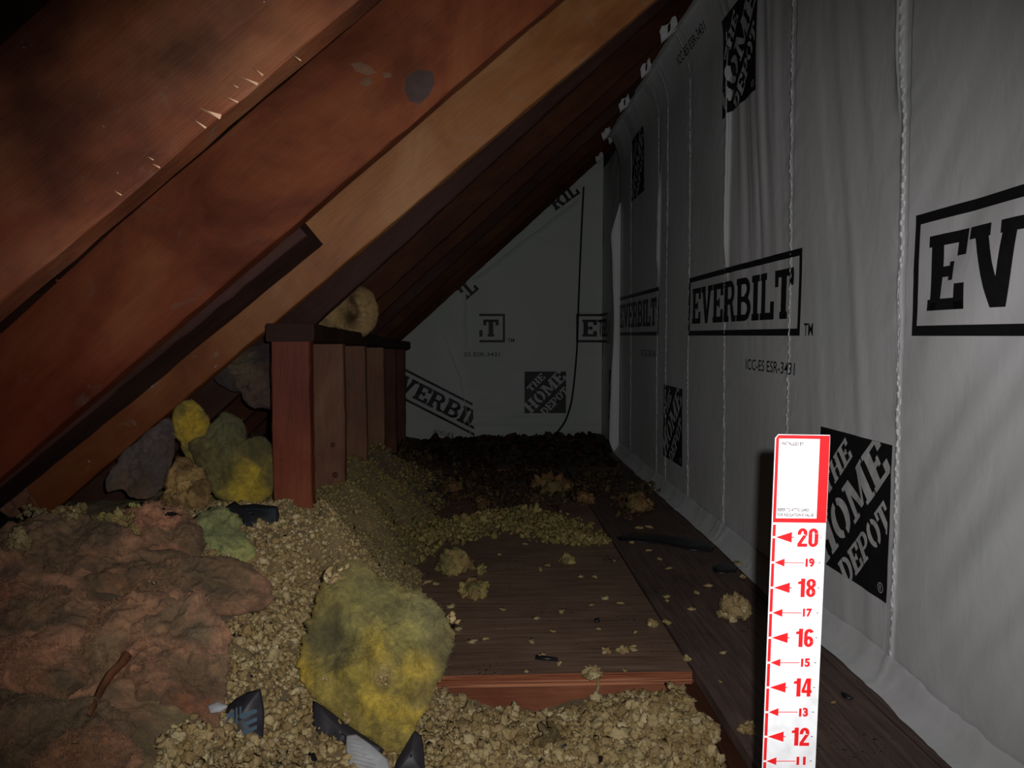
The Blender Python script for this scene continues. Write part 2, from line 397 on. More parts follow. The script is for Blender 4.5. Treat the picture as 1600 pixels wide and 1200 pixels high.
# ---------------------------------------------------------------- right wall (house wrap)
XW = 0.823
SEAMS = [1.49, 2.045, 2.59, 3.05, 3.42, 3.60, 4.26]
ROOF = lambda x: 1.207 + .905 * x
def wx(y, z):
    y = np.asarray(y, float); z = np.asarray(z, float)
    d = 0.005 * fbm(y * 1.6, z * 1.1, 0, 3, 3)
    # long slack folds running down and toward the camera
    a = (y * .8 + z * .62); c = (z * .8 - y * .5)
    env = np.clip((1.5 - y) * 3, 0, 1)
    d = d + .011 * env * vn(a * 8 + .5 * vn(y * 3, z * 3, 0, 8), c * 1.4, 0, 11) + .003 * env * vn(a * 22, c * 3, 0, 13)
    env2 = np.clip(1 - np.abs(y - 1.75) * 3.0, 0, 1)
    d = d + .0022 * env2 * vn((y * 1.0 - z * .18) * 24, z * 1.6, 0, 12)
    env3 = np.clip(1 - np.abs(y - 2.35) * 3.2, 0, 1) * np.clip((z - .55) * 1.6, 0, 1)
    d = d + .006 * env3 * fbm((y * 1.0 - z * .12) * 24, z * 1.4, 3, 14, 2)
    for k, s in enumerate(SEAMS):
        ys = s + (z - .7) * .02 + .0016 * vn(z * 14, k, 0, 5)
        t = y - ys
        d = d + (.0030 if k == 0 else .0018) * np.exp(-(t / .006) ** 2)
        pl = .0022 * np.exp(-np.abs(t) / .035) * vn(t * 22 + z * 34, z * 22, k, 21)
        d = d + pl
    # pronounced upright folds
    for (yf, z0, z1, amp, wd) in ((2.575, .85, 1.75, .016, .013), (3.585, .9, 1.5, .014, .014), (1.515, 1.12, 1.6, .012, .010)):
        e = np.clip((z - z0) * 6, 0, 1) * np.clip((z1 - z) * 6, 0, 1)
        d = d + amp * e * np.exp(-((y - yf) / wd) ** 2)
    d = d + .012 * np.clip(1 - z / .05, 0, 1) ** 1.5 + .003 * np.clip(1 - z / .12, 0, 1) * vn(y * 12, z * 10, 0, 31)
    top = np.clip((z - 1.70) / .25, 0, 1); d = d + .10 * top ** 2 + .01 * top * vn(y * 8, z * 3, 0, 33)
    return XW - d
ys = np.unique(np.concatenate([np.arange(.25, 1.2, .012), np.arange(1.2, 4.66, .011)] + [np.arange(s - .03, s + .03, .003) for s in SEAMS] + [np.arange(2.54, 2.62, .004)]))
zs = np.concatenate([np.arange(0.0, .13, .006), np.arange(.13, 1.96, .0095)])
YY, ZZ = np.meshgrid(ys, zs, indexing='ij')
XX_ = wx(YY, ZZ); ZT_ = np.minimum(ZZ, ROOF(XX_) - .003 - .006 * np.abs(vn(YY * 9, 0, 0, 35)))
V = np.stack([XX_, YY, ZT_], -1).reshape(-1, 3)
wall = obj('wall_right', mesh('wall_right', V, grid_faces(len(ys), len(zs))[:, ::-1].copy(), M['wrap'], True))
tag(wall, kind='structure')
def on_wall(yL, z0, off=.0012):
    def f(u, v): y = yL - u; z = z0 + v; return np.stack([wx(y, z) - off, y, z], -1)
    return f
# stitched seams: a puckered bead down every stud line
for k, s in enumerate(SEAMS):
    zz = np.arange(.012, 1.72, .0032 if k < 3 else .006); W = (.0042, .0032, .0028, .0025, .0022, .0025, .0022)[k]
    rows = []
    zig = .0022 * np.sign(np.sin(zz * 260)) * (1 if k < 2 else .4) + .006 * vn(zz * 9, k, 0, 77) * (1 if k == 0 else .25)
    hgt = (.0028 if k == 0 else .0020) * (.55 + .45 * vn(zz * 190, k, 0, 78))
    yc = s + (zz - .7) * .02 + .0016 * vn(zz * 14, k, 0, 5) + zig
    for q, hh in ((-1, -.0015), (-.45, .8), (0, 1), (.45, .8), (1, -.0015)):
        y = yc + q * W; x = wx(y, zz) - (hh * hgt if hh > 0 else hh)
        rows.append(np.stack([x, y, zz], -1))
    Vs = np.stack(rows, 1).reshape(-1, 3)
    obj('stitched_seam', mesh('stitched_seam', Vs, grid_faces(len(zz), 5), M['wrap'], False), wall)
# hem: folded tape flap along the foot
yy = np.arange(.25, 4.6, .01); rows = []
for q, (dx, dz) in enumerate(((0.0, .058), (.006, .052), (.010, .030), (.020, .006), (.034, .0035), (.036, .0015))):
    nz = .003 * vn(yy * 7, q * .7, 0, 41) + .0022 * vn(yy * 60, q * .9, 0, 42) * (vn(yy * 5, 3, 0, 43) > 0)
    z = np.maximum(dz + nz * (q < 4), .0012); rows.append(np.stack([wx(yy, z) - dx - .0015 - np.abs(nz) * .8, yy, z], -1))
Vs = np.stack(rows, 1).reshape(-1, 3)
obj('hem_flap', mesh('hem_flap', Vs, grid_faces(len(yy), 6), M['wrap'], True), wall)
for (px, py) in ((1392, 1052), (1412, 1072), (1437, 1090), (1464, 1113), (1303, 990)):
    p = atX(px, py, XW - .012); bm = bmesh.new(); bmesh.ops.create_icosphere(bm, subdivisions=1, radius=.004)
    for v in bm.verts: v.co = Vector((v.co.x * .5, v.co.y * 2.2, v.co.z * .8)) * (1 + .3 * random.random())
    me = bpy.data.meshes.new('hem_tear'); bm.to_mesh(me); bm.free(); me.materials.append(M['ink'])
    t = obj('hem_tear', me, wall); t.location = (float(wx(p[1], p[2])) - .006, p[1], max(p[2], .01)); t['label'] = 'small dark tear in the hem of the wrap'
# prints on the wall
BW, BH = 1.075, .228
for (yL, cell) in ((1.447, .02), (3.052, .02), (4.655, .03)):
    cl = [((BW * .0, 0), (-1, 0))] if yL < 4 else None
    polys = frame_polys(BW, BH, .019) + xf(word('EVERBILT', .136, BW - .10, .035, .25, .15), .05, .046)
    o = obj('rectangle_logo', print_mesh('rectangle_logo', polys, on_wall(yL, .703), M['ink'], cell), wall)
    o['label'] = 'black printed lettering in a rectangular outline'
for (yL, z0) in ((1.963, .703), (.36, .703)):
    obj('trade_mark', print_mesh('trade_mark', font_polys('TM', .032, .055, .015), on_wall(yL - .01, z0), M['ink'], .02), wall)['label'] = 'small black printed letters'
for (yL, z0) in ((2.375, .598), (3.98, .598)):
    obj('code_line', print_mesh('code_line', font_polys('ICC-ES ESR-3431', .033, .375, .006), on_wall(yL, z0), M['ink'], .03), wall)['label'] = 'small black printed code line'
S = .325
for (yL, z0) in ((1.830, .158), (3.452, .158), (5.0, .158)[:2], (2.648, 1.440), (4.262, 1.440)):
    o = obj('square_logo', print_mesh('square_logo', [R_(0, 0, S, S)], on_wall(yL, z0, .0012), M['ink'], .016), wall)
    o['label'] = 'black printed square with grey stencilled words running up at a slant'
    obj('logo_words', print_mesh('logo_words', square_logo(S), on_wall(yL, z0, .0024), M['inkgrey'], .016, clip_square(S), (-1, 0, 0)), o)
    obj('registered_mark', print_mesh('registered_mark', arc(0, 0, (.011, .011), (.009, .009), 0, 360, 16) + xf(font_polys('R', .011, .008), -.004, -.0055), lambda u, v, yL=yL, z0=z0: on_wall(yL - .30, z0 + .025, .0024)(u, v), M['inkgrey'], None), o)
# slanting line of print where the sheet turns onto the rafters
obj('code_line', print_mesh('code_line', xf(font_polys('ICC-ES ESR-3431', .033, .375, .006), 0, 0, .0), on_wall(3.18, 1.80), M['ink'], .03), wall)['label'] = 'black printed code line at the top of the wrap'
# small hand stapled tabs on rafter bottoms
# free edge of the sheet, curling off at the far end
zz = np.arange(-.03, 1.50, .02); rows = []
for q, dx in enumerate((0, .020, .038, .050)):
    wob = .010 * np.sin(zz * 5 + 1) + .006 * vn(zz * 6, 0, 0, 55)
    taper = np.clip(zz * 8 + .5, .3, 1) * np.clip((1.5 - zz) * 5, 0, 1)
    rows.append(np.stack([XW - dx * taper - wob * q / 3 - .002, 4.60 + .02 * q / 3 - .02 * (q == 3) + 0 * zz, zz], -1))
obj('loose_edge', mesh('loose_edge', np.stack(rows, 1).reshape(-1, 3), grid_faces(len(zz), 4), M['wrap'], True), wall)['label'] = 'pale loose edge of the wrap curling off the wall'

# recess wall beyond and back wall
YB, XB = 6.15, .955
yy, zz = np.linspace(4.55, YB, 60), np.linspace(-.15, 2.02, 90)
A, B = np.meshgrid(yy, zz, indexing='ij')
V = np.stack([XB - .01 * fbm(A * 3, B * 2, 0, 61) + 0 * A, A, B], -1).reshape(-1, 3)
wr = tag(obj('wall_right_recess', mesh('wall_right_recess', V, grid_faces(60, 90)[:, ::-1].copy(), M['wrapback'], True)), kind='structure')
def yb(x, z):
    x = np.asarray(x, float); z = np.asarray(z, float)
    d = .006 * fbm(x * 2, z * 7, 0, 63, 3) + .006 * np.clip(.3 - z, 0, 1) * vn(x * 3, z * 30, 0, 64) * 3
    return YB - d
xx, tt = np.linspace(-1.25, XB, 130), np.linspace(0, 1, 110)
A, T = np.meshgrid(xx, tt, indexing='ij'); ZT = ROOF(A) + .05; B = -.16 + T * (ZT + .16)
V = np.stack([A, yb(A, B), B], -1).reshape(-1, 3)
wb = tag(obj('wall_back', mesh('wall_back', V, grid_faces(130, 110), M['wrapback'], True)), kind='structure')
def on_back(x0, z0, ang=0, off=.004):
    c, s = math.cos(ang), math.sin(ang)
    def f(u, v): x = x0 + u * c - v * s; z = z0 + u * s + v * c; return np.stack([x, yb(x, z) - off, z], -1)
    return f
def bx(px, py): p = atY(px, py, YB); return p[0], p[2]
LB = 'black printed lettering in a rectangular outline'
EB = frame_polys(BW, BH, .019) + xf(word('EVERBILT', .136, BW - .10, .035, .25, .15), .05, .046)
x1, z1 = bx(789, 535); u0 = BW - (x1 - bx(749, 535)[0])
obj('rectangle_logo', print_mesh('rectangle_logo', EB, on_back(x1 - BW, z1), M['ink'], .05, [((u0, 0), (-1, 0))]), wb)['label'] = 'end of a black printed rectangle with a letter T'
x0, z0 = bx(900, 535)
obj('rectangle_logo', print_mesh('rectangle_logo', EB, on_back(x0, z0), M['ink'], .05, [((XB - x0 - .01, 0), (1, 0))]), wb)['label'] = 'start of a black printed rectangle with a letter E'
cw = XB - x0
obj('rectangle_logo', print_mesh('rectangle_logo', EB, lambda u, v: np.stack([XB - .02 + 0 * u, YB - (u - cw), z0 + v], -1), M['ink'], .05, [((cw, 0), (-1, 0)), ((.6, 0), (1, 0))]), wr)
obj('trade_mark', print_mesh('trade_mark', font_polys('TM', .032, .055, .015), on_back(x1 + .02, z1), M['ink'], None), wb)
x2, z2 = bx(726, 557)
obj('code_line', print_mesh('code_line', font_polys('ES ESR-3431', .033, .28, .008), on_back(x2, z2), M['ink'], None), wb)
x3, z3 = bx(819.5, 645.5)
o = obj('square_logo', print_mesh('square_logo', [R_(0, 0, .335, .335)], on_back(x3, z3), M['ink'], .05), wb)
o['label'] = 'black printed square with grey stencilled words running up at a slant'
obj('logo_words', print_mesh('logo_words', square_logo(.335), on_back(x3, z3, 0, .007), M['inkgrey'], .05, clip_square(.335), (0, -1, 0)), o)
# overlapping sheet at the left of the back wall, with slanting print
fl_px = [(600, 540), (640, 517), (700, 470), (727, 455), (728, 520), (726, 560), (732, 620), (741, 682), (700, 692), (655, 698), (600, 690)]
ctr = np.array(bx(665, 600)); P2 = np.array([bx(*p) for p in fl_px])
def flap(name, pts, mat, Yoff, n=18, seed=0, th=.0, amp=.01):
    """sheet patch on the back wall: rings from centroid to outline"""
    c = pts.mean(0); V, out = [], []
    k = len(pts); m_ = 6
    dense = np.concatenate([pts[i] + (pts[(i + 1) % k] - pts[i]) * np.arange(m_)[:, None] / m_ for i in range(k)])
    for s in np.linspace(0.02, 1, n): out.append(c + (dense - c) * s)
    out = np.array(out); X, Z = out[..., 0], out[..., 1]
    Yv = yb(X, Z) - Yoff - amp * np.abs(fbm(X * 3, Z * 3, 0, seed)) 
    V = np.stack([X, Yv, Z], -1).reshape(-1, 3)
    i = np.arange(n - 1)[:, None]; j = np.arange(len(dense))[None]; j2 = (j + 1) % len(dense); L = len(dense)
    Fc = np.stack([i * L + j, i * L + j2, (i + 1) * L + j2, (i + 1) * L + j], -1).reshape(-1, 4)
    return mesh(name, V, Fc, mat, True)
o = obj('overlapping_sheet', flap('overlapping_sheet', P2, M['wrapback'], .02, seed=71), wb)
ang = -math.atan2(54, 104)
xa, za = bx(584, 600)
cl = []
def clipline(p, q, x0, z0, ang):
    """keep the left of p->q given in wall x,z"""
    c, s = math.cos(-ang), math.sin(-ang)
    def loc(t): dx, dz = t[0] - x0, t[1] - z0; return (dx * c - dz * s, dx * s + dz * c)
    a, b_ = loc(p), loc(q); d = (b_[0] - a[0], b_[1] - a[1]); return (a, (d[1], -d[0]))
cl = [clipline(bx(742, 684), bx(727, 455), xa, za, ang), clipline(bx(600, 696), bx(742, 684), xa, za, ang)]
obj('slanting_logo', print_mesh('slanting_logo', EB, on_back(xa, za, ang, .036), M['ink'], .05, cl), o)['label'] = 'black printed lettering running down at a slant'
xa, za = bx(678, 676)
obj('code_line', print_mesh('code_line', font_polys('ICC-ES', .03, .16, .006), on_back(xa, za, ang * .45, .036), M['ink'], None), o)
# torn black lettered pieces at the roof line of the back wall
for (pa, an, s_, h_, wd) in (((728, 470), .72, 'IL', .12, .14), ((868, 330), .62, 'RIL', .11, .24)):
    xa, za = bx(*pa)
    obj('torn_print', print_mesh('torn_print', word(s_, h_, wd, .05), on_back(xa, za, an, .02), M['ink'], None), wb)['label'] = 'slanting black printed letters at the roof line'
# crease ridges on the back wall
for pa, pb in (((905, 315), (740, 440)), ((727, 455), (727, 545)), ((688, 500), (722, 600)), ((722, 600), (736, 680))):
    a, b_ = np.array(bx(*pa)), np.array(bx(*pb)); t = np.linspace(0, 1, 24)[:, None]; c = a + (b_ - a) * t
    nrm = np.array([-(b_ - a)[1], (b_ - a)[0]]); nrm /= np.linalg.norm(nrm); rows = []
    for q, h_ in ((-.016, -.004), (0, .018), (.010, -.004)):
        r = c + nrm * q + nrm * .004 * vn(t * 9, 0, 0, 91); rows.append(np.stack([r[:, 0], yb(r[:, 0], r[:, 1]) - .022 - h_, r[:, 1]], -1))
    obj('crease', mesh('crease', np.stack(rows, 1).reshape(-1, 3), grid_faces(24, 3), M['wrapback'], True), wb)

# ---------------------------------------------------------------- floor
fl_o = obj('floor', box_mesh('floor', -1.45, 1.02, .1, 6.2, -.20, -.16, M['under']))
tag(fl_o, kind='structure')
YE = 1.555
o = obj('plywood_sheet', box_mesh('plywood_sheet', -.50, .437, YE, 3.55, -.027, 0, None, 40, 60, .0012, 1, [M['ply'], M['plyedge']], 1), fl_o)
o['label'] = 'wide dusty brown plywood sheet with reddish layered front edge'
o = obj('floor_plank', box_mesh('floor_plank', .443, .742, .35, 4.05, -.022, .001, None, 12, 80, .0015, 2, [M['plank'], M['plyedge']], 1), fl_o)
o = obj('floor_plank', box_mesh('floor_plank', .747, .98, .30, 4.55, -.022, .0, None, 8, 80, .0015, 5, [M['plank'], M['plyedge']], 1), fl_o)
o = obj('floor_joist', beam_mesh('floor_joist', 1.45, .04, .12, M['joist'], 30, .001, 4), fl_o); o.location = (-.52, YE + .012, -.150)
o = obj('floor_joist', beam_mesh('floor_joist', 2.2, .04, .12, M['joist'], 30, .001, 6), fl_o); o.location = (-1.2, 4.2, -.155)
o = obj('floor_joist', beam_mesh('floor_joist', 4.3, .04, .12, M['stud_dark'], 60, .001, 7), fl_o); o.location = (.46, .30, -.150); o.rotation_euler.z = math.pi / 2; o.scale = (1, 1, 1)

# ---------------------------------------------------------------- roof: rafters, boards
THETA = math.atan(.905)
def rafter(Y, pa, pb, mat, label, T=.040, D=.20, x0=-1.35, x1=1.25, seed=0, name='rafter', cat='rafter', endcut=0.0, group=None, warp=.0015):
    """pa, pb: two points (x, z) on the lower near edge"""
    th = math.atan2(pb[1] - pa[1], pb[0] - pa[0]); L = (x1 - x0) / math.cos(th)
    z0 = pa[1] + (x0 - pa[0]) * math.tan(th)
    o = obj(name, beam_mesh(name, L, T, D, mat, 90, warp, seed, .003, endcut))
    o.location = (x0, Y, z0); o.rotation_euler = (0, -th, 0)
    return tag(o, label, cat, group)
def two(Y, a, b_): p, q = atY(*a, Y), atY(*b_, Y); return (p[0], p[2]), (q[0], q[2])
DA = ((-.5, ROOF(-.5)), (.5, ROOF(.5)))
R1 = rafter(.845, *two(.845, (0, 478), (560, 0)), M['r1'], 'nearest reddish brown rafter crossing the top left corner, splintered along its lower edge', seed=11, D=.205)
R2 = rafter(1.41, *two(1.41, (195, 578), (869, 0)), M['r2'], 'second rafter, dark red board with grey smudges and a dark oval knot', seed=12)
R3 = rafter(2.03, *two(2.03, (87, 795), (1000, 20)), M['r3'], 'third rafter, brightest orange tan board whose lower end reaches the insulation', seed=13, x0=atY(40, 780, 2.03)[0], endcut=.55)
labs = ['fourth rafter, purplish brown board over the near end of the top plate', 'fifth rafter, dark brown board above the kraft paper bundle',
        'sixth rafter, dark board just beyond the kraft paper bundle', 'seventh rafter, dark board halfway along the knee wall', 'eighth rafter, dark board over the far end of the top plate',
        'ninth rafter, second dark board from the back wall', 'last rafter, dark board right against the back wall']
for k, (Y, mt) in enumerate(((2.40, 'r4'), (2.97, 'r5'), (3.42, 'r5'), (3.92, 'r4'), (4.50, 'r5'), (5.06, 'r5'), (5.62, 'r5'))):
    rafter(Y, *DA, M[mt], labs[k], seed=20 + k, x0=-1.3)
SIS = rafter(1.462, *two(1.462, (195, 600), (480, 367)), M['r4'], 'short dark sister board fastened behind the second rafter, ending in a notch', T=.155, D=.14, x0=-1.3, x1=atY(486, 372, 1.5)[0], seed=31, name='sister_board', cat='board')
# splinters and bright specks on the nearest rafters
def splinter(px, py, Y, dx, dy, wpx, par, name='splinter', mat='splint'):
    a = atY(px, py, Y); b_ = atY(px + dx, py + dy, Y); d = b_ - a; n = np.cross(d, [0, 1, 0]); n = n / np.linalg.norm(n) * wpx * Y / 1200
    off = np.array([0, -.003, 0])
    V = [a - n + off * .2, a + n + off * .2, b_ + off * 1.5, (a + b_) / 2 + off * 2, a + off * .1 + [0, .002, 0]]
    o = obj(name, mesh(name, V, [(0, 3, 2), (3, 1, 2), (0, 1, 3), (0, 4, 1)], M[mat]))
    o.parent = par; o.matrix_parent_inverse = par.matrix_basis.inverted(); return o
bpy.context.view_layer.update()
for s in ((403, 132, -36, -14, 2.2), (411, 118, -16, -12, 1.4), (322, 200, -28, -19, 1.6), (345, 183, -34, -14, 4.0), (372, 160, -26, -10, 1.5), (470, 95, -14, -8, 1.2), (372, 137, -10, -4, 1.2), (250, 262, -16, -8, 1.3), (190, 305, -12, -9, 1.2), (240, 250, -10, -6, 1.0)):
    splinter(s[0], s[1], .843, *s[2:], R1)
for s in ((160, 197, 9, 4, 1.5), (37, 74, 7, 3, 1.2), (412, 4, 5, 2, 1.2), (184, 270, 4, 3, 1)):
    splinter(s[0], s[1], .842, *s[2:], R1, 'bright_fleck', 'metal')
for s in ((236, 604, 6, -3, 1.4), (138, 722, 4, -4, 1.3), (336, 574, 4, -4, 1)):
    splinter(s[0], s[1], 2.027, *s[2:], R3, 'bright_fleck', 'metal')
# stains with a shape of their own
def patch(px_pts, Y, mat, par, name):
    P = [atY(x, y, Y) for x, y in px_pts]; c = np.mean(P, 0) + [0, -.0035, 0]; V = [c] + P
    Fc = [(0, i + 1, (i + 1) % len(P) + 1) for i in range(len(P))]
    o = obj(name, mesh(name, V, Fc, mat, True)); o.parent = par; o.matrix_parent_inverse = par.matrix_basis.inverted(); return o
M['greystain'] = flat('grey_knot', (.060, .038, .034), .7, .2); M['plaster'] = flat('pale_smear', (.165, .085, .050), .8, .1)
patch([(636, 118), (655, 108), (676, 112), (679, 130), (670, 150), (655, 162), (640, 158), (632, 140)], 1.406, M['greystain'], R2, 'knot')['label'] = 'dark grey oval knot'
for pts in ([(548, 100), (562, 96), (580, 104), (588, 114), (575, 118), (556, 112)], [(566, 122), (578, 120), (582, 130), (572, 136), (562, 132)], [(596, 112), (610, 114), (612, 120), (600, 122)]):
    patch(pts, 1.406, M['plaster'], R2, 'pale_smear')
# roof boards
ce = tag(obj('ceiling', None), kind='structure'); ce.location = (-1.35, .1, ROOF(-1.35))
nb = 26; Ls = 2.72 / math.cos(THETA); wb_ = Ls / nb
for i in range(nb):
    s0 = i * wb_; nx, nz = -math.sin(THETA), math.cos(THETA); d0 = .206 + .0015 * random.random()
    V = []
    for yv in np.linspace(.1, 6.2, 12):
        for (a, b_) in ((.002, 0), (wb_ - .004, 0), (wb_ - .004, .02), (.002, .02)):
            s = s0 + a; n = d0 + b_ + .001 * vn(yv * 2, i, a, 3)
            V.append((s * math.cos(THETA) + n * nx, yv - .1, s * math.sin(THETA) + n * nz))
    Fc = []
    for k in range(11):
        for j in range(4):
            a = k * 4 + j; b2 = k * 4 + (j + 1) % 4; Fc.append((a, b2, b2 + 4, a + 4))
    Fc += [(3, 2, 1, 0), (44, 45, 46, 47)]
    obj('roof_board', mesh('roof_board', V, Fc, M['sheath']), ce)
# wrap tabs folded on to the rafter bottoms at the top of the right wall
for k, Y in enumerate((2.97, 3.42, 3.92, 4.50, 5.06, 5.62)):
    xw = (XW if Y < 4.6 else XB) - .085
    ln = (.062, .045, .05, .045, .05, .05)[k]; rows = []
    for q, t in enumerate(np.linspace(0, 1, 6)):
        x = xw - ln * t
        for (dy, dz) in ((.03, -.004), (.004, -.006), (-.005, .002), (-.007, .020), (-.011, .034 + .006 * math.sin(q * 2 + k))):
            rows.append((x - .3 * dz + .004 * random.random(), Y + dy - .003 * random.random(), ROOF(x) + dz))
    obj('wrap_tab', mesh('wrap_tab', rows, grid_faces(6, 5), M['wrap'], False), wall)
    st_ = [R_(0, 0, .4, 1)]
    V_ = [(xw - ln * .45, Y - .0125, ROOF(xw - ln * .45) + .004), (xw - ln * .62, Y - .0125, ROOF(xw - ln * .62) + .004), (xw - ln * .62, Y - .0165, ROOF(xw - ln * .62) + .032), (xw - ln * .45, Y - .0165, ROOF(xw - ln * .45) + .032), (xw - ln * .5, Y - .012, ROOF(xw - ln * .5) + .018)]
    if k < 3: obj('torn_print', mesh('torn_print', V_, [(0, 1, 2, 3)], M['ink']), wall)

# ---------------------------------------------------------------- knee wall: studs and top plate
XS = -.42
def stud(px, label, mat, seed, zb, wd=.0935, T=.042, X=XS, zt=None):
    Y = atX(px, 620, X)[1]; ztop = .690 - (Y - 1.87) * .027 if zt is None else zt
    o = obj('stud', beam_mesh('stud', ztop - zb, T, wd, mat, 24, .0016, seed, .003))
    # local X up, local Z to the left
    o.rotation_euler = (0, -math.pi / 2, 0); o.location = (X, Y, zb)
    return tag(o, label, 'stud', None)
# materials run along local X there
for k in ('stud_red', 'stud_tan', 'stud_dark'):
    for n in M[k].node_tree.nodes:
        if n.type == 'MAPPING':
            v = n.inputs['Scale'].default_value; n.inputs['Scale'].default_value = (v[2], v[0], v[1])
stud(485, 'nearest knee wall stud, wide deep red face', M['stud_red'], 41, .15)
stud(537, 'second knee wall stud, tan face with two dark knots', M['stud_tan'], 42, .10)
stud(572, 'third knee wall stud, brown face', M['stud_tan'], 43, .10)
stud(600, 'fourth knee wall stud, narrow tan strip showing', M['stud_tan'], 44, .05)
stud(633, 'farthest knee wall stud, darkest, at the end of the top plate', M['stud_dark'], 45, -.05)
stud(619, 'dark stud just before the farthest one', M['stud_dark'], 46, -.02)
for (px, py, r) in ((520, 695, .008), (524, 742, .009)):
    Y = atX(537, 620, XS)[1]; p = atY(px, py, Y - .001)
    bm = bmesh.new(); bmesh.ops.create_icosphere(bm, subdivisions=2, radius=r)
    for v in bm.verts: v.co = Vector((v.co.x, v.co.y * .25, v.co.z * 1.1))
    me = bpy.data.meshes.new('knot'); bm.to_mesh(me); bm.free(); me.materials.append(M['stud_dark'])
    o = obj('knot', me); par = bpy.data.objects['stud.001']; o.location = p; bpy.context.view_layer.update()
    o.parent = par; o.matrix_parent_inverse = par.matrix_world.inverted(); o['label'] = 'dark knot'
o = obj('top_plate', beam_mesh('top_plate', 2.45, .115, .042, M['plate'], 60, .002, 47))
o.location = (-.408, 1.872, .691); o.rotation_euler = (0, .027, math.pi / 2)
tag(o, 'dark reddish top plate lying across the knee wall studs', 'beam')

# ---------------------------------------------------------------- loose fill terrain
CP = []
def cp(px, py, Y): p = atY(px, py, Y); CP.append((p[0], p[1], p[2]))
def cz(x, y, z): CP.append((x, y, z))
for a in ((455, 795, 1.83), (430, 795, 1.85), (500, 790, 1.88), (505, 800, 1.82), (470, 812, 1.75), (552, 760, 2.3), (515, 772, 2.27), (560, 722, 2.72), (605, 702, 3.2), (640, 700, 4.0), (540, 865, 2.0), (480, 870, 1.83), (400, 900, 1.57), (430, 1000, 1.36), (400, 1100, 1.17), (470, 1180, 1.10),
          (500, 940, 1.58), (330, 900, 1.45), (300, 800, 1.95), (200, 800, 1.9), (100, 805, 1.85), (10, 840, 1.5), (100, 910, 1.32), (150, 1000, 1.12), (100, 1100, .97), (250, 1190, .87), (0, 1000, 1.05), (0, 1190, .8),
          (300, 1100, 1.03), (350, 1180, 1.0), (600, 1190, 1.18), (560, 1000, 1.52), (360, 780, 2.15), (640, 760, 2.85), (600, 810, 2.3)): cp(*a)
for a in ((-.12, 1.75, -.02), (-.18, 2.0, -.01), (-.22, 2.3, -.01), (-.24, 2.6, .0), (-.26, 2.9, 0), (-.2, 3.3, 0),
          (0.1, 1.8, -.05), (.3, 1.7, -.05), (.1, 2.3, -.05), (.3, 2.3, -.05), (.1, 3.0, -.04), (.35, 3.0, -.04), (0, 3.4, -.03), (.4, 3.5, -.03), (.6, 2.5, -.06), (.6, 3.4, -.05), (.7, 1.5, -.06), (.7, 4.1, -.04),
          (0, 4.0, -.03), (.4, 4.1, -.03), (.0, 4.8, -.07), (.4, 4.8, -.07), (.7, 4.9, -.08), (0, 5.5, -.09), (.5, 5.5, -.09), (.9, 5.5, -.09), (.9, 6.1, -.1), (0, 6.1, -.10), (-.4, 6.1, -.13), (-.4, 5.2, -.10), (-.3, 4.2, -.04),
          (-.8, 3.0, .2), (-.8, 4.5, .05), (-1.2, 2, .15), (-1.2, 1.2, .2), (-1.2, 5.8, -.1), (-.9, .6, .2), (-.5, .5, .2), (-.2, .6, .03), (.1, .5, -.01), (.4, .5, -.02),
          (.0, 1.5, -.075), (.1, 1.5, -.085), (.18, 1.52, -.07), (.27, 1.51, -.05), (.33, 1.51, -.035), (.40, 1.50, -.03), (.40, 1.38, -.035), (.30, 1.38, .005), (.15, 1.38, -.02), (.0, 1.38, -.02), (-.1, 1.38, -.01), (.1, 1.2, .0), (.3, 1.2, -.01), (.42, 1.2, -.06), (.3, .9, -.02), (.1, .9, .0)): cz(*a)
CPn = np.array(CP)
def rbf_fit(P, lam=2e-4):
    n = len(P); d = np.hypot(P[:, None, 0] - P[None, :, 0], P[:, None, 1] - P[None, :, 1])
    K = d + np.eye(n) * lam * 40; Q = np.c_[np.ones(n), P[:, :2]]
    A_ = np.block([[K, Q], [Q.T, np.zeros((3, 3))]]); return np.linalg.solve(A_, np.r_[P[:, 2], 0, 0, 0])
RW = rbf_fit(CPn)
def ter0(x, y):
    x = np.asarray(x, float); y = np.asarray(y, float); r = RW[-3] + RW[-2] * x + RW[-1] * y
    for k in range(len(CPn)): r = r + RW[k] * np.hypot(x - CPn[k, 0], y - CPn[k, 1])
    return r
def ter(x, y):
    far = np.clip((y - 3.4) / .8, 0, 1)
    pz = np.clip((-.40 - x) * 10, 0, 1) * np.clip((1.75 - y) * 4, 0, 1)
    wx_ = x + .05 * vn(x * 7, y * 7, 0, 110); wy_ = y + .05 * vn(x * 7, y * 7, 4, 111)
    fold = (1 - np.abs(vn(wx_ * 9 + wy_ * 4, wy_ * 7 - wx_ * 3, 0, 112))) ** 2 * .030 + .008 * fbm(wx_ * 30, wy_ * 30, 0, 113, 3)
    return ter0(x, y) + pz * (fold - .015) + (.012 + .012 * far) * fbm(x * 9, y * 9, 0, 101, 3) + .004 * fbm(x * 60, y * 60, 0, 102, 2)
_t = np.arange(.45, 6.0, .004)
def hitY(px, py, above=0.0):
    d = ray(px, py); P = CAM + d[None] * (_t / d[1])[:, None]; z = ter(P[:, 0], P[:, 1]) + above
    k = np.argmax(P[:, 2] < z); return float(_t[k])
xx = np.concatenate([np.arange(-1.38, -.9, .02), np.arange(-.9, .2, .0075), np.arange(.2, .96, .013)]); yy = np.concatenate([np.arange(.3, .7, .02), np.arange(.7, 1.9, .0075), np.arange(1.9, 3.0, .013), np.arange(3.0, 6.14, .03)])
A, B = np.meshgrid(xx, yy, indexing='ij'); Z = ter(A, B)
lim = np.where((A > .425), np.where(B < 4.0, -.06, Z), Z); Z = np.minimum(Z, lim)
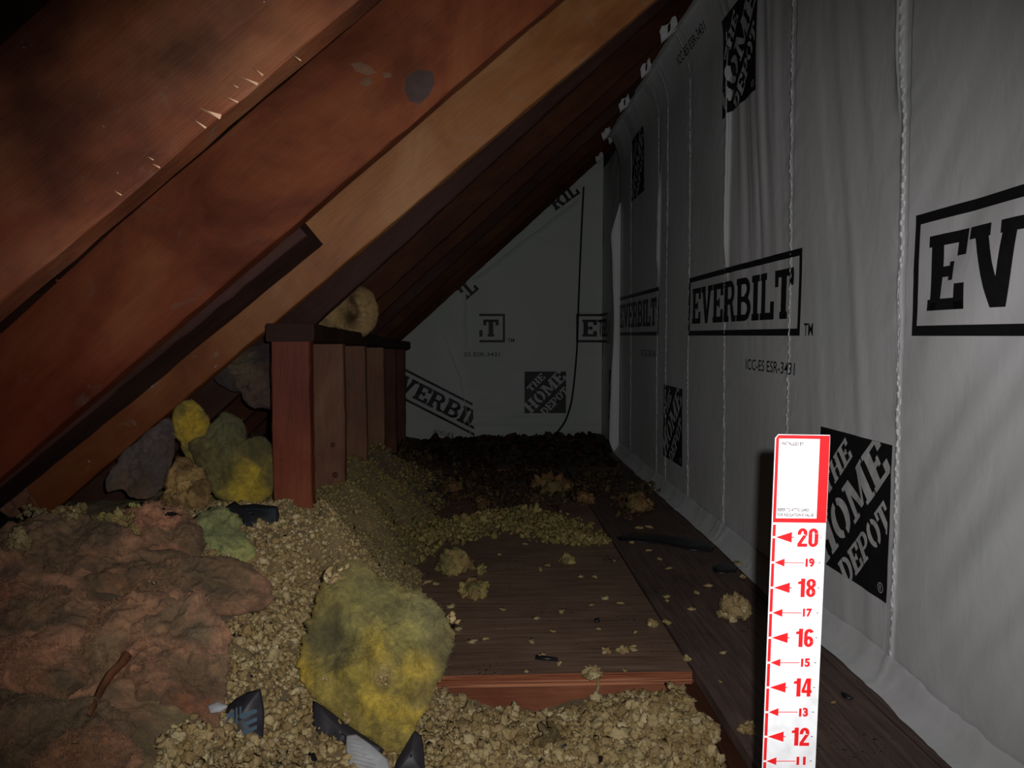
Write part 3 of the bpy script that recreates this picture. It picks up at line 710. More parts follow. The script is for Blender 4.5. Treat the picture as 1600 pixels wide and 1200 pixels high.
under = (A > -.05) & (A < .44) & (B > 1.55) & (B < 3.55); Z = np.where(under, np.minimum(Z, -.032), Z)
Z = np.minimum(Z, ROOF(A) + .19); Z = np.maximum(Z, -.155)
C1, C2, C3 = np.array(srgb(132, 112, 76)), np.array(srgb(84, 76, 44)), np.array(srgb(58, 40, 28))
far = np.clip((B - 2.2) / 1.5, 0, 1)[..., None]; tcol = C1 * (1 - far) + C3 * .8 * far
pk = np.clip((-.40 - A) * 12 + .5 * vn(A * 20, B * 20, 0, 119), 0, 1)[..., None] * np.clip((1.75 - B) * 4, 0, 1)[..., None]; pk = np.clip(pk * 1.5, 0, 1)
mm = np.clip(fbm(A * 11, B * 11, 0, 114, 4) * 1.6 + .45, 0, 1)[..., None]; PKC = np.array(srgb(166, 120, 88)) * (1 - mm) + np.array(srgb(112, 92, 64)) * mm; tcol = tcol * (1 - pk) + PKC * pk
tcol = tcol * (1 + .35 * fbm(A * 12, B * 12, 0, 103, 3)[..., None])
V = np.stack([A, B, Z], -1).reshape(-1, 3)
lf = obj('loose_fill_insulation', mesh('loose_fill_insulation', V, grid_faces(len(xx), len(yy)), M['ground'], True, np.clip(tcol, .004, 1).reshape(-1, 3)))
tag(lf, 'bed of tan loose fill insulation banked up around the studs and the plywood', 'insulation', None, 'stuff')

# ---------------------------------------------------------------- crumbs
def ico(sub):
    bm = bmesh.new(); bmesh.ops.create_icosphere(bm, subdivisions=sub, radius=1)
    v = np.array([p.co[:] for p in bm.verts]); f = np.array([[q.index for q in p.verts] for p in bm.faces]); bm.free(); return v, f
I1, I2, I3 = ico(1), ico(2), ico(3)
def variants(base, n, amp, fr, s0):
    out = []
    for k in range(n):
        v = base[0]; r = 1 + amp * fbm(v[:, 0] * fr + k * 7, v[:, 1] * fr, v[:, 2] * fr, s0 + k, 3)
        out.append(v * r[:, None])
    return out
VA1, VA2, VA3 = variants(I1, 12, .35, 1.5, 200), variants(I2, 16, .55, 2.1, 230), variants(I3, 10, .5, 2.2, 260)
def rotm(n):
    q = rng.normal(size=(n, 4)); q /= np.linalg.norm(q, axis=1)[:, None]; a, b_, c, d = q.T
    return np.stack([1 - 2 * (c * c + d * d), 2 * (b_ * c - a * d), 2 * (b_ * d + a * c), 2 * (b_ * c + a * d), 1 - 2 * (b_ * b_ + d * d), 2 * (c * d - a * b_),
                     2 * (b_ * d - a * c), 2 * (c * d + a * b_), 1 - 2 * (b_ * b_ + c * c)], -1).reshape(n, 3, 3)
def lumps(P, r, lvl, col, flat_=(1, .8, .62)):
    """one joined mesh of lumps at P with radius r; returns verts, faces, colours"""
    VA, I = ((VA1, I1), (VA2, I2), (VA3, I3))[lvl - 1]
    n = len(P); R = rotm(n); k = rng.integers(0, len(VA), n); base = np.stack(VA)[k]
    sc = np.array(flat_)[None] * rng.uniform(.75, 1.3, (n, 3))
    V_ = np.einsum('nij,nvj->nvi', R, base * sc[:, None, :]) * np.asarray(r)[:, None, None] + np.asarray(P)[:, None, :]
    nv = base.shape[1]; Fc = (I[1][None] + (np.arange(n) * nv)[:, None, None]).reshape(-1, 3)
    c = np.repeat(np.asarray(col)[:, None, :], nv, 1)
    return V_.reshape(-1, 3), Fc, c.reshape(-1, 3)
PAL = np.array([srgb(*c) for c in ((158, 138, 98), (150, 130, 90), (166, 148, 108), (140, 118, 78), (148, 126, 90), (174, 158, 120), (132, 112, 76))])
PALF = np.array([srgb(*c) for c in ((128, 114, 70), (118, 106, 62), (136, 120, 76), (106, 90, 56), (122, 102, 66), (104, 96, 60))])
def pick(n, pal, v=.13): return np.clip(pal[rng.integers(0, len(pal), n)] * rng.uniform(1 - v, 1 + v, (n, 1)), .003, 1)
def lump_obj(name, parts, mat='crumb', smooth=True, parent=None):
    V_, F_, C_, o_ = [], [], [], 0
    for v, f, c in parts: V_.append(v); F_.append(f + o_); C_.append(c); o_ += len(v)
    return obj(name, mesh(name, np.concatenate(V_), np.concatenate(F_), M[mat], smooth, np.concatenate(C_)), parent)

# pixel outline of the area covered by batts, kept free of crumbs
def in_poly(px, py, poly):
    c = np.zeros(np.shape(px), bool); n = len(poly)
    for i in range(n):
        x1_, y1_ = poly[i]; x2_, y2_ = poly[(i + 1) % n]
        t = ((y1_ > py) != (y2_ > py)) & (px < (x2_ - x1_) * (py - y1_) / (y2_ - y1_ + 1e-9) + x1_); c ^= t
    return c
PINK = [(-400, 815), (60, 850), (150, 870), (190, 820), (300, 815), (305, 870), (380, 900), (375, 960), (330, 990), (325, 1060), (330, 1110), (250, 1150), (240, 1230), (-400, 1300)]
PINKW = [tuple(atY(x, y, 1.0)[[0, 2]]) for x, y in PINK]
n = 150000
X_ = rng.uniform(-.85, .43, n); Y_ = rng.uniform(.85, 3.6, n) ** 1.0; Zc = ter(X_, Y_)
px, py = proj(np.stack([X_, Y_, Zc], -1))
keep = (px > -30) & (px < 1130) & (py < 1230) & ~in_poly(px, py, PINK)
keep &= ~((X_ > -.05) & (Y_ > 1.545) & (Y_ < 3.5) & (Zc < .01)) & ~((X_ > .415))
keep &= (Zc > -.012) | (Y_ < 1.54)
keep &= ~((X_ < -.41) & (X_ > -.52) & (Zc > 1))
keep &= rng.random(n) < np.where(Y_ < 2.0, .62, np.where(Y_ < 2.8, .42, .16))
X_, Y_, Zc = X_[keep], Y_[keep], Zc[keep]; n = len(X_)
r = np.clip(rng.lognormal(math.log(.0046), .36, n), .0024, .011); lift = rng.uniform(-.2, .9, n) * r
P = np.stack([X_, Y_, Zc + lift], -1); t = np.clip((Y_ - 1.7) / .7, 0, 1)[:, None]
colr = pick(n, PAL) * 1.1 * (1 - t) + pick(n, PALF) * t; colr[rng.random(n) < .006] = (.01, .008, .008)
near = (Y_ < 1.62) & (r > .0042)
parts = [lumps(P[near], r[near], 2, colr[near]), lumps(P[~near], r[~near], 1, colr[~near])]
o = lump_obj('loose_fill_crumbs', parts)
tag(o, 'countless tan and olive insulation crumbs covering the bank on the left and the hollow in front of the plywood', 'insulation', None, 'stuff')
def strands(name, P_, n, ln, cl_, par):
    idx = rng.integers(0, len(P_), n); p = P_[idx]; d = rng.normal(size=(n, 3)) + [0, -.4, .8]; d /= np.linalg.norm(d, axis=1)[:, None]
    p = p + d * .004; s_ = np.cross(d, rng.normal(size=(n, 3))); s_ /= np.linalg.norm(s_, axis=1)[:, None]; L_ = ln * rng.uniform(.4, 1.3, (n, 1)); b2 = d + rng.normal(size=(n, 3)) * .5
    V2 = np.stack([p - s_ * .0004, p + s_ * .0004, p + d * L_ * .5 + s_ * .0003, p + d * L_ * .5 - s_ * .0003, p + b2 * L_], 1).reshape(-1, 3); k = np.arange(n)[:, None] * 5
    F2 = np.concatenate([k + [[0, 1, 2]], k + [[0, 2, 3]], k + [[3, 2, 4]]]).astype(int)
    q_ = obj(name, mesh(name, V2 - np.array(par.location), F2, M['batt'], False, np.repeat(cl_[idx] * 1.15, 5, 0)), par); q_['kind'] = 'stuff'
strands('shreds', P, 26000, .007, colr, o)
# standing edge of the hollow in front of the plywood: bigger tufts
pts = []
for (x0_, x1_, yc, zc, nn, rr) in ((.24, .41, 1.47, -.02, 220, .009), (-.12, .24, 1.47, -.055, 260, .009), (-.05, .42, 1.36, -.005, 420, .011), (.0, .40, 1.25, .0, 260, .010)):
    x = rng.uniform(x0_, x1_, nn); y = yc + rng.normal(0, .03, nn); y = np.minimum(y, 1.545); z = np.maximum(ter(x, y), zc - .02) + rng.uniform(0, .012, nn)
    pts.append((np.stack([x, y, z], -1), rr * .8 * rng.uniform(.5, 1.5, nn)))
P = np.concatenate([p for p, _ in pts]); r = np.concatenate([q for _, q in pts])
ct = pick(len(P), PAL); o = lump_obj('insulation_tufts', [lumps(P, r, 3, ct, (1.1, .9, .75))])
tag(o, 'larger ragged tan tufts heaped in the hollow in front of the plywood edge', 'insulation', None, 'stuff')

# drift across the plywood
path = [(600, 862), (640, 838), (680, 836), (720, 828), (770, 815), (820, 812), (850, 822), (880, 838), (905, 846), (945, 846)]
pw = np.array([atZ(*q)[:2] for q in path]); seg = rng.integers(0, len(pw) - 1, 4200); u = rng.random(4200)[:, None]
c = pw[seg] * (1 - u) + pw[seg + 1] * u
half = np.interp(seg + u[:, 0], [0, 1, 3, 4, 5, 6, 7, 8, 9], [.16, .13, .10, .09, .13, .11, .10, .045, .02])
xy = c + rng.normal(0, 1, (4200, 2)) * (half * .5)[:, None] * [1.1, 1.0]; dd = np.linalg.norm(xy - c, axis=1) / (half + 1e-6)
hh = np.clip(1 - dd, 0, 1) * half * .45; r = np.clip(rng.lognormal(math.log(.0072), .38, 4200), .003, .016)
P = np.c_[xy, hh * rng.random(4200) + r * .6]
o = lump_obj('insulation_drift', [lumps(P, r, 2, pick(4200, PALF * 1.2, .2), (1.1, .8, .6))])
tag(o, 'long low drift of olive tan crumbs running out across the plywood', 'insulation', None, 'stuff')
# dim scatter on the boards beyond
parts = []
for (cx_, cy_, sx_, sy_, nn) in ((880, 770, 60, 14, 380), (985, 785, 28, 16, 200), (700, 762, 50, 14, 330), (790, 775, 70, 16, 330), (1010, 765, 30, 6, 80), (640, 745, 30, 18, 300), (930, 748, 60, 12, 200), (760, 735, 90, 10, 260)):
    q = np.array([atZ(cx_ + rng.normal(0, sx_ * .5), min(cy_ + abs(rng.normal(0, sy_ * .8)) - sy_ * .4, 830), 0.0) for _ in range(nn)])
    q = q[(q[:, 0] < .80)]; r = np.clip(rng.lognormal(math.log(.0075), .4, len(q)), .003, .018)
    q[:, 2] = np.where((q[:, 0] < .437) & (q[:, 1] < 3.55) | (q[:, 0] >= .437) & (q[:, 1] < 4.0), 0, ter(q[:, 0], q[:, 1])) + r * .5 + rng.random(len(q)) * .03 * (r > .009)
    pal = np.array([srgb(*c) for c in ((92, 72, 50), (66, 50, 38), (96, 82, 54), (58, 42, 34), (74, 62, 44))]) * .8
    parts.append(lumps(q, r, 2, pick(len(q), pal), (1.2, .8, .5)))
o = lump_obj('far_debris', parts); tag(o, 'brown crumbs and shreds strewn over the dark far end of the floor', 'debris', None, 'stuff')
q = np.stack([rng.uniform(-.45, .85, 1500), rng.uniform(3.6, 6.0, 1500)], -1); r = np.clip(rng.lognormal(math.log(.016), .5, 1500), .005, .05)
P = np.c_[q, ter(q[:, 0], q[:, 1]) + r * .3]; P = P[(P[:, 0] < .78) | (P[:, 1] > 4.7)]; r = r[:len(P)]
o = lump_obj('attic_rubble', [lumps(P, r, 1, pick(len(P), np.array([srgb(*c) for c in ((58, 40, 28), (46, 32, 24), (72, 52, 34), (38, 28, 20))])), (1.3, .9, .45))])
tag(o, 'dark brown rubble filling the joist bays at the foot of the back wall', 'debris', None, 'stuff')

# single tufts one could pick up
def tuft(px, py, wpx, hpx, label, z=0.0, n=14, pal=PAL, elong=1.0, group=None):
    p = atZ(px, py, z); s = p[1] / 1200; a, h_ = wpx * s / 2, hpx * s
    k = np.arange(n); ang = rng.random(n) * 6.28; rad = np.sqrt(rng.random(n)) * .62; r = a * rng.uniform(.28, .5, n)
    q = np.stack([np.cos(ang) * rad * a, np.sin(ang) * rad * a * elong, (1 - rad) * (h_ - a * .5) * rng.random(n) + r * .45], -1)
    q[:, 2] = np.clip(q[:, 2], r * .4, max(h_ - .4 * a, a * .3)); q[0] = (0, 0, h_ * .35); r[0] = a * .6
    V_, F_, c_ = lumps(q, r, 3 if wpx > 24 else 2, pick(n, pal))
    V_[:, 2] = np.maximum(V_[:, 2], 0)
    o = obj('insulation_tuft', mesh('insulation_tuft', V_, F_, M['crumb'], True, c_)); o.location = p
    return tag(o, label, 'insulation', group)
tuft(713, 893, 62, 46, 'pointed olive tan tuft on the plywood just in front of the drift', n=26, pal=PALF * 1.25)
tuft(752, 896, 26, 16, 'small tuft at the right foot of the pointed olive tuft', n=8, pal=PALF * 1.2)
tuft(742, 930, 52, 26, 'flat ragged tuft between the pointed tuft and the yellow batt piece', n=16, pal=PALF * 1.3)
tuft(690, 893, 26, 12, 'flat tuft at the left foot of the pointed olive tuft', n=8, pal=PALF * 1.3)
tuft(1150, 966, 58, 52, 'fist sized round tan clump beside the white depth marker', n=30)
tuft(1166, 1146, 34, 28, 'pale round ball of insulation at the foot of the depth marker', n=10)
tuft(925, 1058, 38, 20, 'shaggy tuft hanging over the front edge of the plywood', n=14)
tuft(948, 1022, 20, 16, 'left one of two pale tufts side by side near the plywood edge', n=8)
tuft(972, 1020, 26, 14, 'right one of two pale tufts side by side near the plywood edge', n=9)
tuft(1020, 978, 22, 14, 'feathery tuft lying just left of the seam between plywood and plank', n=9)
tuft(1041, 976, 16, 14, 'round crumb sitting on the seam beside the feathery tuft', n=5)
tuft(1073, 1034, 18, 18, 'tuft lodged in the seam nearer the camera', n=7)
tuft(1048, 1076, 22, 14, 'very pale tuft on the right corner of the plywood edge', n=8, pal=PAL * 1.3)
tuft(888, 880, 30, 14, 'small tuft right of the pointed olive tuft, below the end of the drift', n=9, pal=PALF * 1.3)
tuft(873, 1040, 14, 10, 'crumb beside the dark sliver on the plywood', n=5)
tuft(1160, 903, 14, 10, 'small tuft behind the fist sized clump', n=5)
tuft(845, 893, 12, 7, 'tiny crumb far out on the plywood behind the two specks', n=3)
FARP = np.array([srgb(*c) for c in ((112, 84, 56), (96, 72, 50), (124, 98, 64), (104, 90, 58))])
tuft(862, 772, 74, 34, 'brown tuft far back in the middle of the floor, wider than the ones beside it', n=26, pal=FARP)
tuft(915, 786, 34, 22, 'small brown tuft at the right foot of the wide brown tuft', n=10, pal=FARP * 1.1)
tuft(995, 798, 52, 34, 'brown tuft far back on the plank near the wrapped wall', n=20, pal=FARP)
tuft(706, 772, 46, 22, 'brownish tuft behind the drift, nearest to the studs', n=16, pal=FARP)
tuft(756, 796, 30, 20, 'reddish brown tuft just behind the middle of the drift', n=10, pal=FARP * .9)
tuft(662, 742, 44, 24, 'dim brown tuft at the foot of the farthest studs', n=14, pal=FARP * .8)
# strands hanging over the plywood edge
def tube_verts(pts, r, k=5):
    pts = np.asarray(pts, float); V_, F_ = [], []
    for i, p in enumerate(pts):
        d = pts[min(i + 1, len(pts) - 1)] - pts[max(i - 1, 0)]; d /= np.linalg.norm(d); a = np.cross(d, [.3, .5, .8]); a /= np.linalg.norm(a); b_ = np.cross(d, a)
        rr = r[i] if hasattr(r, '__len__') else r
        for j in range(k): t_ = 6.2832 * j / k; V_.append(p + rr * (a * math.cos(t_) + b_ * math.sin(t_)))
    for i in range(len(pts) - 1):
        for j in range(k): F_.append((i * k + j, i * k + (j + 1) % k, (i + 1) * k + (j + 1) % k, (i + 1) * k + j))
    F_ += [tuple(range(k)), tuple((len(pts) - 1) * k + j for j in reversed(range(k)))]
    return V_, F_
pp = [atY(935, 1058, 1.548) + [0, 0, .004], atY(935, 1072, 1.546), atY(932, 1084, 1.545), atY(931, 1096, 1.545)]
V_, F_ = tube_verts(pp, [.004, .0035, .003, .0035]); o = obj('insulation_strand', mesh('insulation_strand', V_, F_, M['crumb'], True, np.tile(PAL[0], (len(V_), 1))))
tag(o, 'thin strand of insulation trailing down the plywood edge under the shaggy tuft', 'insulation')
# specks and flakes on the floor
crumbs = [(935, 985), (993, 989), (838, 968), (864, 989), (877, 958), (848, 1027), (929, 903), (907, 903), (960, 878), (970, 945), (1107, 918), (1088, 928), (946, 937), (925, 948), (1013, 862), (987, 850), (1045, 890), (1130, 1022), (1125, 1067),
          (1154, 883), (1196, 884), (1162, 885), (780, 868), (855, 886), (820, 852), (1042, 935), (1042, 940), (990, 1018), (975, 1050), (830, 1005), (822, 1052), (760, 1000), (738, 1005), (785, 955), (668, 912), (680, 915), (645, 912), (705, 950), (1000, 828), (1013, 826), (990, 1012),
          (1340, 1040), (1330, 1030), (1302, 1100), (870, 826), (925, 820), (1030, 875), (716, 985), (700, 1010), (1065, 1085), (1080, 955)]
flk = []
for k in range(5):
    v = VA2[k] * [1.3, .9, .38]; v = v + [0, 0, -v[:, 2].min()]
    flk.append(mesh('insulation_crumb', v, I2[1], M['crumb'], True, np.tile(PAL[k] * 1.1, (len(v), 1))))
where = lambda x, y: ('on the plywood near its front edge' if y > 985 and x < 1080 else 'on the plank beside the wall' if x > 1045 + (y - 900) * .5 else 'in the middle of the plywood' if y > 930 else 'on the plywood toward the drift' if y > 870 else 'on the floor beyond the drift')
for k, (x, y) in enumerate(crumbs):
    p = atZ(x, y); o = obj('insulation_crumb', flk[k % 5]); o.location = (p[0], p[1], .0012)
    s = rng.uniform(3.2, 6.5) * p[1] / 1200; o.scale = (s, s, s); o.rotation_euler = (0, 0, rng.random() * 6.28)
    wh = where(x, y); tag(o, 'tiny pale insulation crumb lying ' + wh, 'crumb', 'tiny pale crumbs ' + wh)
# dark slivers
def sliver(pts_px, label, z=.004, th=.002, mat='dark', name='dark_shape', cat='scrap'):
    P = np.array([atZ(x, y, z) for x, y in pts_px]); c = P.mean(0); n = len(P); V_ = []
    for s_, dz in ((1, 0), (.93, th), (.5, th * 1.6)):
        for i, p in enumerate(P): q = c + (p - c) * s_; V_.append((q[0], q[1], z + dz + .0006 * math.sin(i * 2.1) - (.003 if dz == 0 else 0)))
    V_.append((c[0], c[1], z + th * 1.8)); F_ = [tuple(reversed(range(n)))]
    for l in range(2):
        for i in range(n): j = (i + 1) % n; F_.append((l * n + i, l * n + j, (l + 1) * n + j, (l + 1) * n + i))
    for i in range(n): F_.append((2 * n + i, 2 * n + (i + 1) % n, 3 * n))
    o = obj(name, mesh(name, V_, F_, M[mat], True)); origin(o, (c[0], c[1], 0)); return tag(o, label, cat)
sliver([(836, 1024), (850, 1026), (872, 1028), (872, 1031), (852, 1030), (836, 1028)], 'thin black sliver on the plywood near its front edge')
sliver([(928, 968), (936, 966), (938, 970), (930, 971)], 'small black chip in the middle of the plywood', z=.003)
sliver([(962, 838), (990, 832), (1040, 836), (1085, 842), (1118, 850), (1112, 862), (1075, 858), (1040, 850), (1000, 846), (968, 844)], 'long flat black patch on the plank at the foot of the wrapped wall')  # thin flat black shape laid along the plank
sliver([(1112, 886), (1130, 880), (1152, 884), (1150, 892), (1130, 896), (1115, 893)], 'small black oval patch behind the fist sized clump')  # thin flat black oval laid on the floor
sliver([(1314, 1082), (1322, 1083), (1334, 1090), (1330, 1093), (1318, 1089)], 'black chip on the plank right of the depth marker', z=.003)
sliver([(920, 1052), (927, 1050), (934, 1054), (928, 1058)], 'black chip under the shaggy tuft', z=.003)

# ---------------------------------------------------------------- batts
def batt(name, outline, Y, nrm, th, label, spots, cat='insulation', base=(150, 120, 60), amp=.012, fr=16, bumps=(), jag=.03, seed=0, mat='batt', rings=44, sectors=190, back=.35, colvar=.25, cfr=18, power=3.0, alt=None, altf=9, grow=1.0):
    """soft lump with an irregular outline, front bulging along nrm, real thickness"""
    nrm = np.array(nrm, float); nrm /= np.linalg.norm(nrm); poly = np.array(outline, float); cpx = poly.mean(0)
    if Y is None: Y = hitY(cpx[0], cpx[1], -.002)
    P0 = atY(cpx[0], cpx[1], Y); poly = cpx + (poly - cpx) * grow
    def on(px_, py_): d = ray(px_, py_); return CAM + d * (((P0 - CAM) @ nrm) / (d @ nrm))
    e1 = np.cross([0, 0, 1.], nrm); e1 /= np.linalg.norm(e1); e2 = np.cross(nrm, e1)
    loc = lambda p: np.array([(p - P0) @ e1, (p - P0) @ e2])
    Q = np.array([loc(on(*p)) for p in poly]); ang = np.arctan2(Q[:, 1], Q[:, 0]); rad = np.hypot(Q[:, 0], Q[:, 1]); od = np.argsort(ang); ang, rad = ang[od], rad[od]
    th_ = np.linspace(-math.pi, math.pi, sectors, endpoint=False)
    rr = np.interp(th_, np.r_[ang - 2 * math.pi, ang, ang + 2 * math.pi], np.r_[rad, rad, rad])
    for _ in range(2): rr = .25 * np.roll(rr, 1) + .5 * rr + .25 * np.roll(rr, -1)
    rr = rr * (1 + jag * fbm(np.cos(th_) * 5, np.sin(th_) * 5, 0, seed + 1, 5, .65))
    R0 = rr.mean(); cols = np.array([srgb(*c) for *_, c in spots]) if spots else None
    bq = [(*loc(on(b_[0], b_[1])), b_[2] * Y / 1200, b_[3]) for b_ in bumps]; sq = [(*loc(on(s_[0], s_[1])), s_[2] * Y / 1200) for s_ in spots]
    V_, C_ = [], []
    def surf(s, side):
        x = rr * s * np.cos(th_); y = rr * s * np.sin(th_); prof = (1 - s ** power) ** .5
        if side > 0:
            h_ = th * prof + amp * fbm(x * fr, y * fr, seed, seed, 4) * (1 - s ** 6) + amp * .35 * (1 - np.abs(vn(x * fr * 2.2, y * fr * 1.6, seed, seed + 4)) * 2) * (1 - s ** 4)
            h_ = h_ + amp * .30 * fbm(x * fr * 6 + .5 * vn(x * 30, y * 30, 0, seed), y * fr * 6, seed, seed + 6, 3) * (1 - s ** 8)
            for (bx_, by_, br, ba) in bq: h_ = h_ + ba * np.exp(-((x - bx_) ** 2 + (y - by_) ** 2) / br ** 2) * (1 - s ** 6)
        else: h_ = -th * back * prof + 0 * x
        bc = np.tile(np.array(srgb(*base)), (len(x), 1)); wsum = np.ones(len(x)) * .35; acc = bc * .35
        for k, (sx_, sy_, sr) in enumerate(sq):
            w_ = np.exp(-((x - sx_) ** 2 + (y - sy_) ** 2) / sr ** 2 * (1 + .5 * vn(x * 40, y * 40, 0, seed + k))) * 2.5; acc = acc + cols[k] * w_[:, None]; wsum = wsum + w_
        acc = acc / wsum[:, None]
        if alt is not None:
            m_ = np.clip(fbm(x * altf, y * altf, 5, seed + 12, 5, .6) * 2.2 + .1, 0, 1)[:, None] * alt[1]
            acc = acc * (1 - m_) + np.array(srgb(*alt[0])) * m_
        cc = acc * (1 + colvar * fbm(x * cfr, y * cfr, 3, seed + 8, 4))[:, None]
        return P0 + np.outer(x, e1) + np.outer(y, e2) + np.outer(h_, nrm), np.clip(cc, .004, 1)
    ss = 1 - (1 - np.linspace(0, 1, rings)) ** 1.5
    for s in ss[1:]: v, c = surf(s, 1); V_.append(v); C_.append(c)
    for s in ss[1:-1][::-3]: v, c = surf(s, -1); V_.append(v); C_.append(c)
    L = sectors; n = len(V_); V_ = np.concatenate(V_); C_ = np.concatenate(C_)
    v0, c0 = surf(0.0, 1); v1, c1 = surf(0.0, -1); V_ = np.concatenate([V_, v0[:1], v1[:1]]); C_ = np.concatenate([C_, c0[:1], c1[:1]])
    i = np.arange(n - 1)[:, None]; j = np.arange(L)[None]; j2 = (j + 1) % L
    Fq = np.stack([i * L + j, (i + 1) * L + j, (i + 1) * L + j2, i * L + j2], -1).reshape(-1, 4).tolist()
    Fq += [[n * L, k, (k + 1) % L] for k in range(L)] + [[n * L + 1, (n - 1) * L + (k + 1) % L, (n - 1) * L + k] for k in range(L)]
    # rings are walked counter clockwise seen against nrm
    o = obj(name, mesh(name, V_, Fq, M[mat], True, C_)); base_pt = V_[V_[:, 2].argmin()]
    origin(o, (P0[0], P0[1], base_pt[2])); tag(o, label, cat)
    o['_n'] = 0; del o['_n']
    return o, V_[:(rings - 1) * L], C_[:(rings - 1) * L], nrm
def fuzz(par, V_, C_, nrm, n, ln, name='loose_fibres', seed=0):
    """short glass fibres standing off the surface, one joined part"""
    rg = np.random.default_rng(seed + 5); idx = rg.integers(0, len(V_), n); P = V_[idx]; c = C_[idx] * 1.25
    d = rg.normal(size=(n, 3)) + nrm * .9; d /= np.linalg.norm(d, axis=1)[:, None]; d2 = d + rg.normal(size=(n, 3)) * .6; L = ln * rg.uniform(.3, 1.2, (n, 1))
    s = rg.normal(size=(n, 3)); s = np.cross(d, s); s /= np.linalg.norm(s, axis=1)[:, None]; w_ = .00028
    a, b_, m_, t_ = P - s * w_ - d * .002, P + s * w_ - d * .002, P + d * L * .55, P + d * L * .5 + d2 * L * .5
    V2 = np.stack([a, b_, m_ + s * w_, m_ - s * w_, t_], 1).reshape(-1, 3); k = np.arange(n)[:, None] * 5
    F_ = np.concatenate([k + [[0, 1, 2]], k + [[0, 2, 3]], k + [[3, 2, 4]]]).astype(int)
    o = obj(name, mesh(name, V2 - np.array(par.location), F_, M['batt'], False, np.clip(np.repeat(c, 5, 0), 0, 1)), par); o['kind'] = 'stuff'; return o

Yl, Yd, Gr, Ol, Lt = (196, 168, 62), (166, 142, 54), (108, 96, 64), (138, 120, 66), (194, 174, 120)
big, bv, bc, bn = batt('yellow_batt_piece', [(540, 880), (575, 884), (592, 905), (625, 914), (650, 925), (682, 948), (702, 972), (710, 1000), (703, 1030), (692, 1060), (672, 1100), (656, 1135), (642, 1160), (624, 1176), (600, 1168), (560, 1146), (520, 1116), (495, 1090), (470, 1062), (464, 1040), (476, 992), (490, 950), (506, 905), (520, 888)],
    1.27, (.05, -.80, .60), .030, 'large torn piece of dirty yellow glass wool standing in front of the plywood', [(545, 895, 22, Ol), (515, 990, 26, (66, 62, 42)), (516, 1010, 16, (58, 54, 38)), (528, 1046, 8, (92, 82, 36)), (543, 1025, 8, (96, 86, 40)), (560, 1016, 8, (104, 92, 46)), (577, 1024, 8, (92, 82, 36)), (588, 1044, 8, (88, 78, 36)), (600, 1078, 8, (92, 84, 44)), (618, 1086, 9, (100, 92, 50)), (640, 1092, 10, (98, 88, 46)), (664, 1090, 10, (96, 88, 50)), (700, 1040, 12, (104, 98, 60)), (684, 1060, 12, (110, 100, 50)), (560, 1050, 14, (164, 144, 70)), (655, 1040, 8, (128, 112, 50)), (630, 1020, 8, (160, 148, 60)), (570, 950, 50, (138, 130, 72)), (665, 970, 36, (128, 124, 84)), (625, 1010, 30, (160, 150, 76)), (590, 1020, 22, Yl), (640, 1060, 26, Yl), (480, 1050, 25, Yl), (560, 1070, 30, (150, 134, 50)), (580, 1120, 40, Yl), (620, 1140, 30, Yl), (600, 1063, 14, Lt), (530, 1040, 16, Gr), (690, 1010, 20, Gr), (500, 1080, 18, Yl), (655, 1085, 18, Ol), (560, 1025, 12, (168, 156, 92))],  # darkest spots and olive chains paint shade into the folds, over real dirt
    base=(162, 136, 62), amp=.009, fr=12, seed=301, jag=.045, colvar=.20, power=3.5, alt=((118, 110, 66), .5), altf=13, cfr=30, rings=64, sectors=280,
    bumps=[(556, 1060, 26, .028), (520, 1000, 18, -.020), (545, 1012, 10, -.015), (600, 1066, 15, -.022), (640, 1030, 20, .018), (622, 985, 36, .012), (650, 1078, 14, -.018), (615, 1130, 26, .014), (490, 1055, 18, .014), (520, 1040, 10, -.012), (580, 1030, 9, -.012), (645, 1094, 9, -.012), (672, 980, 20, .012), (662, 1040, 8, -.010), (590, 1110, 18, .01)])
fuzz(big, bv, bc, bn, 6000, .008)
for k, (x, y, w_) in enumerate(((470, 905, 11), (455 + 70, 908, 13), (512, 1068, 5), (597, 1067, 9), (604, 1072, 6), (541, 1131, 7), (688, 1005, 7), (687, 1016, 5), (704, 968, 10), (636, 998, 4))):
    if k == 0: x = 535
    d_ = ray(x, y); P0 = atY(585, 1030, 1.27); p = CAM + d_ * (((P0 - CAM) @ bn) / (d_ @ bn)) + bn * (.032 if 500 < x < 670 else .012)
    q = rng.normal(size=(7, 3)) * w_ * .0006; V_, F_, c_ = lumps(q, np.full(7, w_ * .00055), 2, pick(7, PAL * 1.1))
    o = obj('insulation_crumb', mesh('insulation_crumb', V_, F_, M['crumb'], True, c_)); o.location = p; tag(o, 'tan crumb cluster stuck to the face of the large yellow batt piece', 'crumb', 'crumbs stuck on the large yellow batt piece')

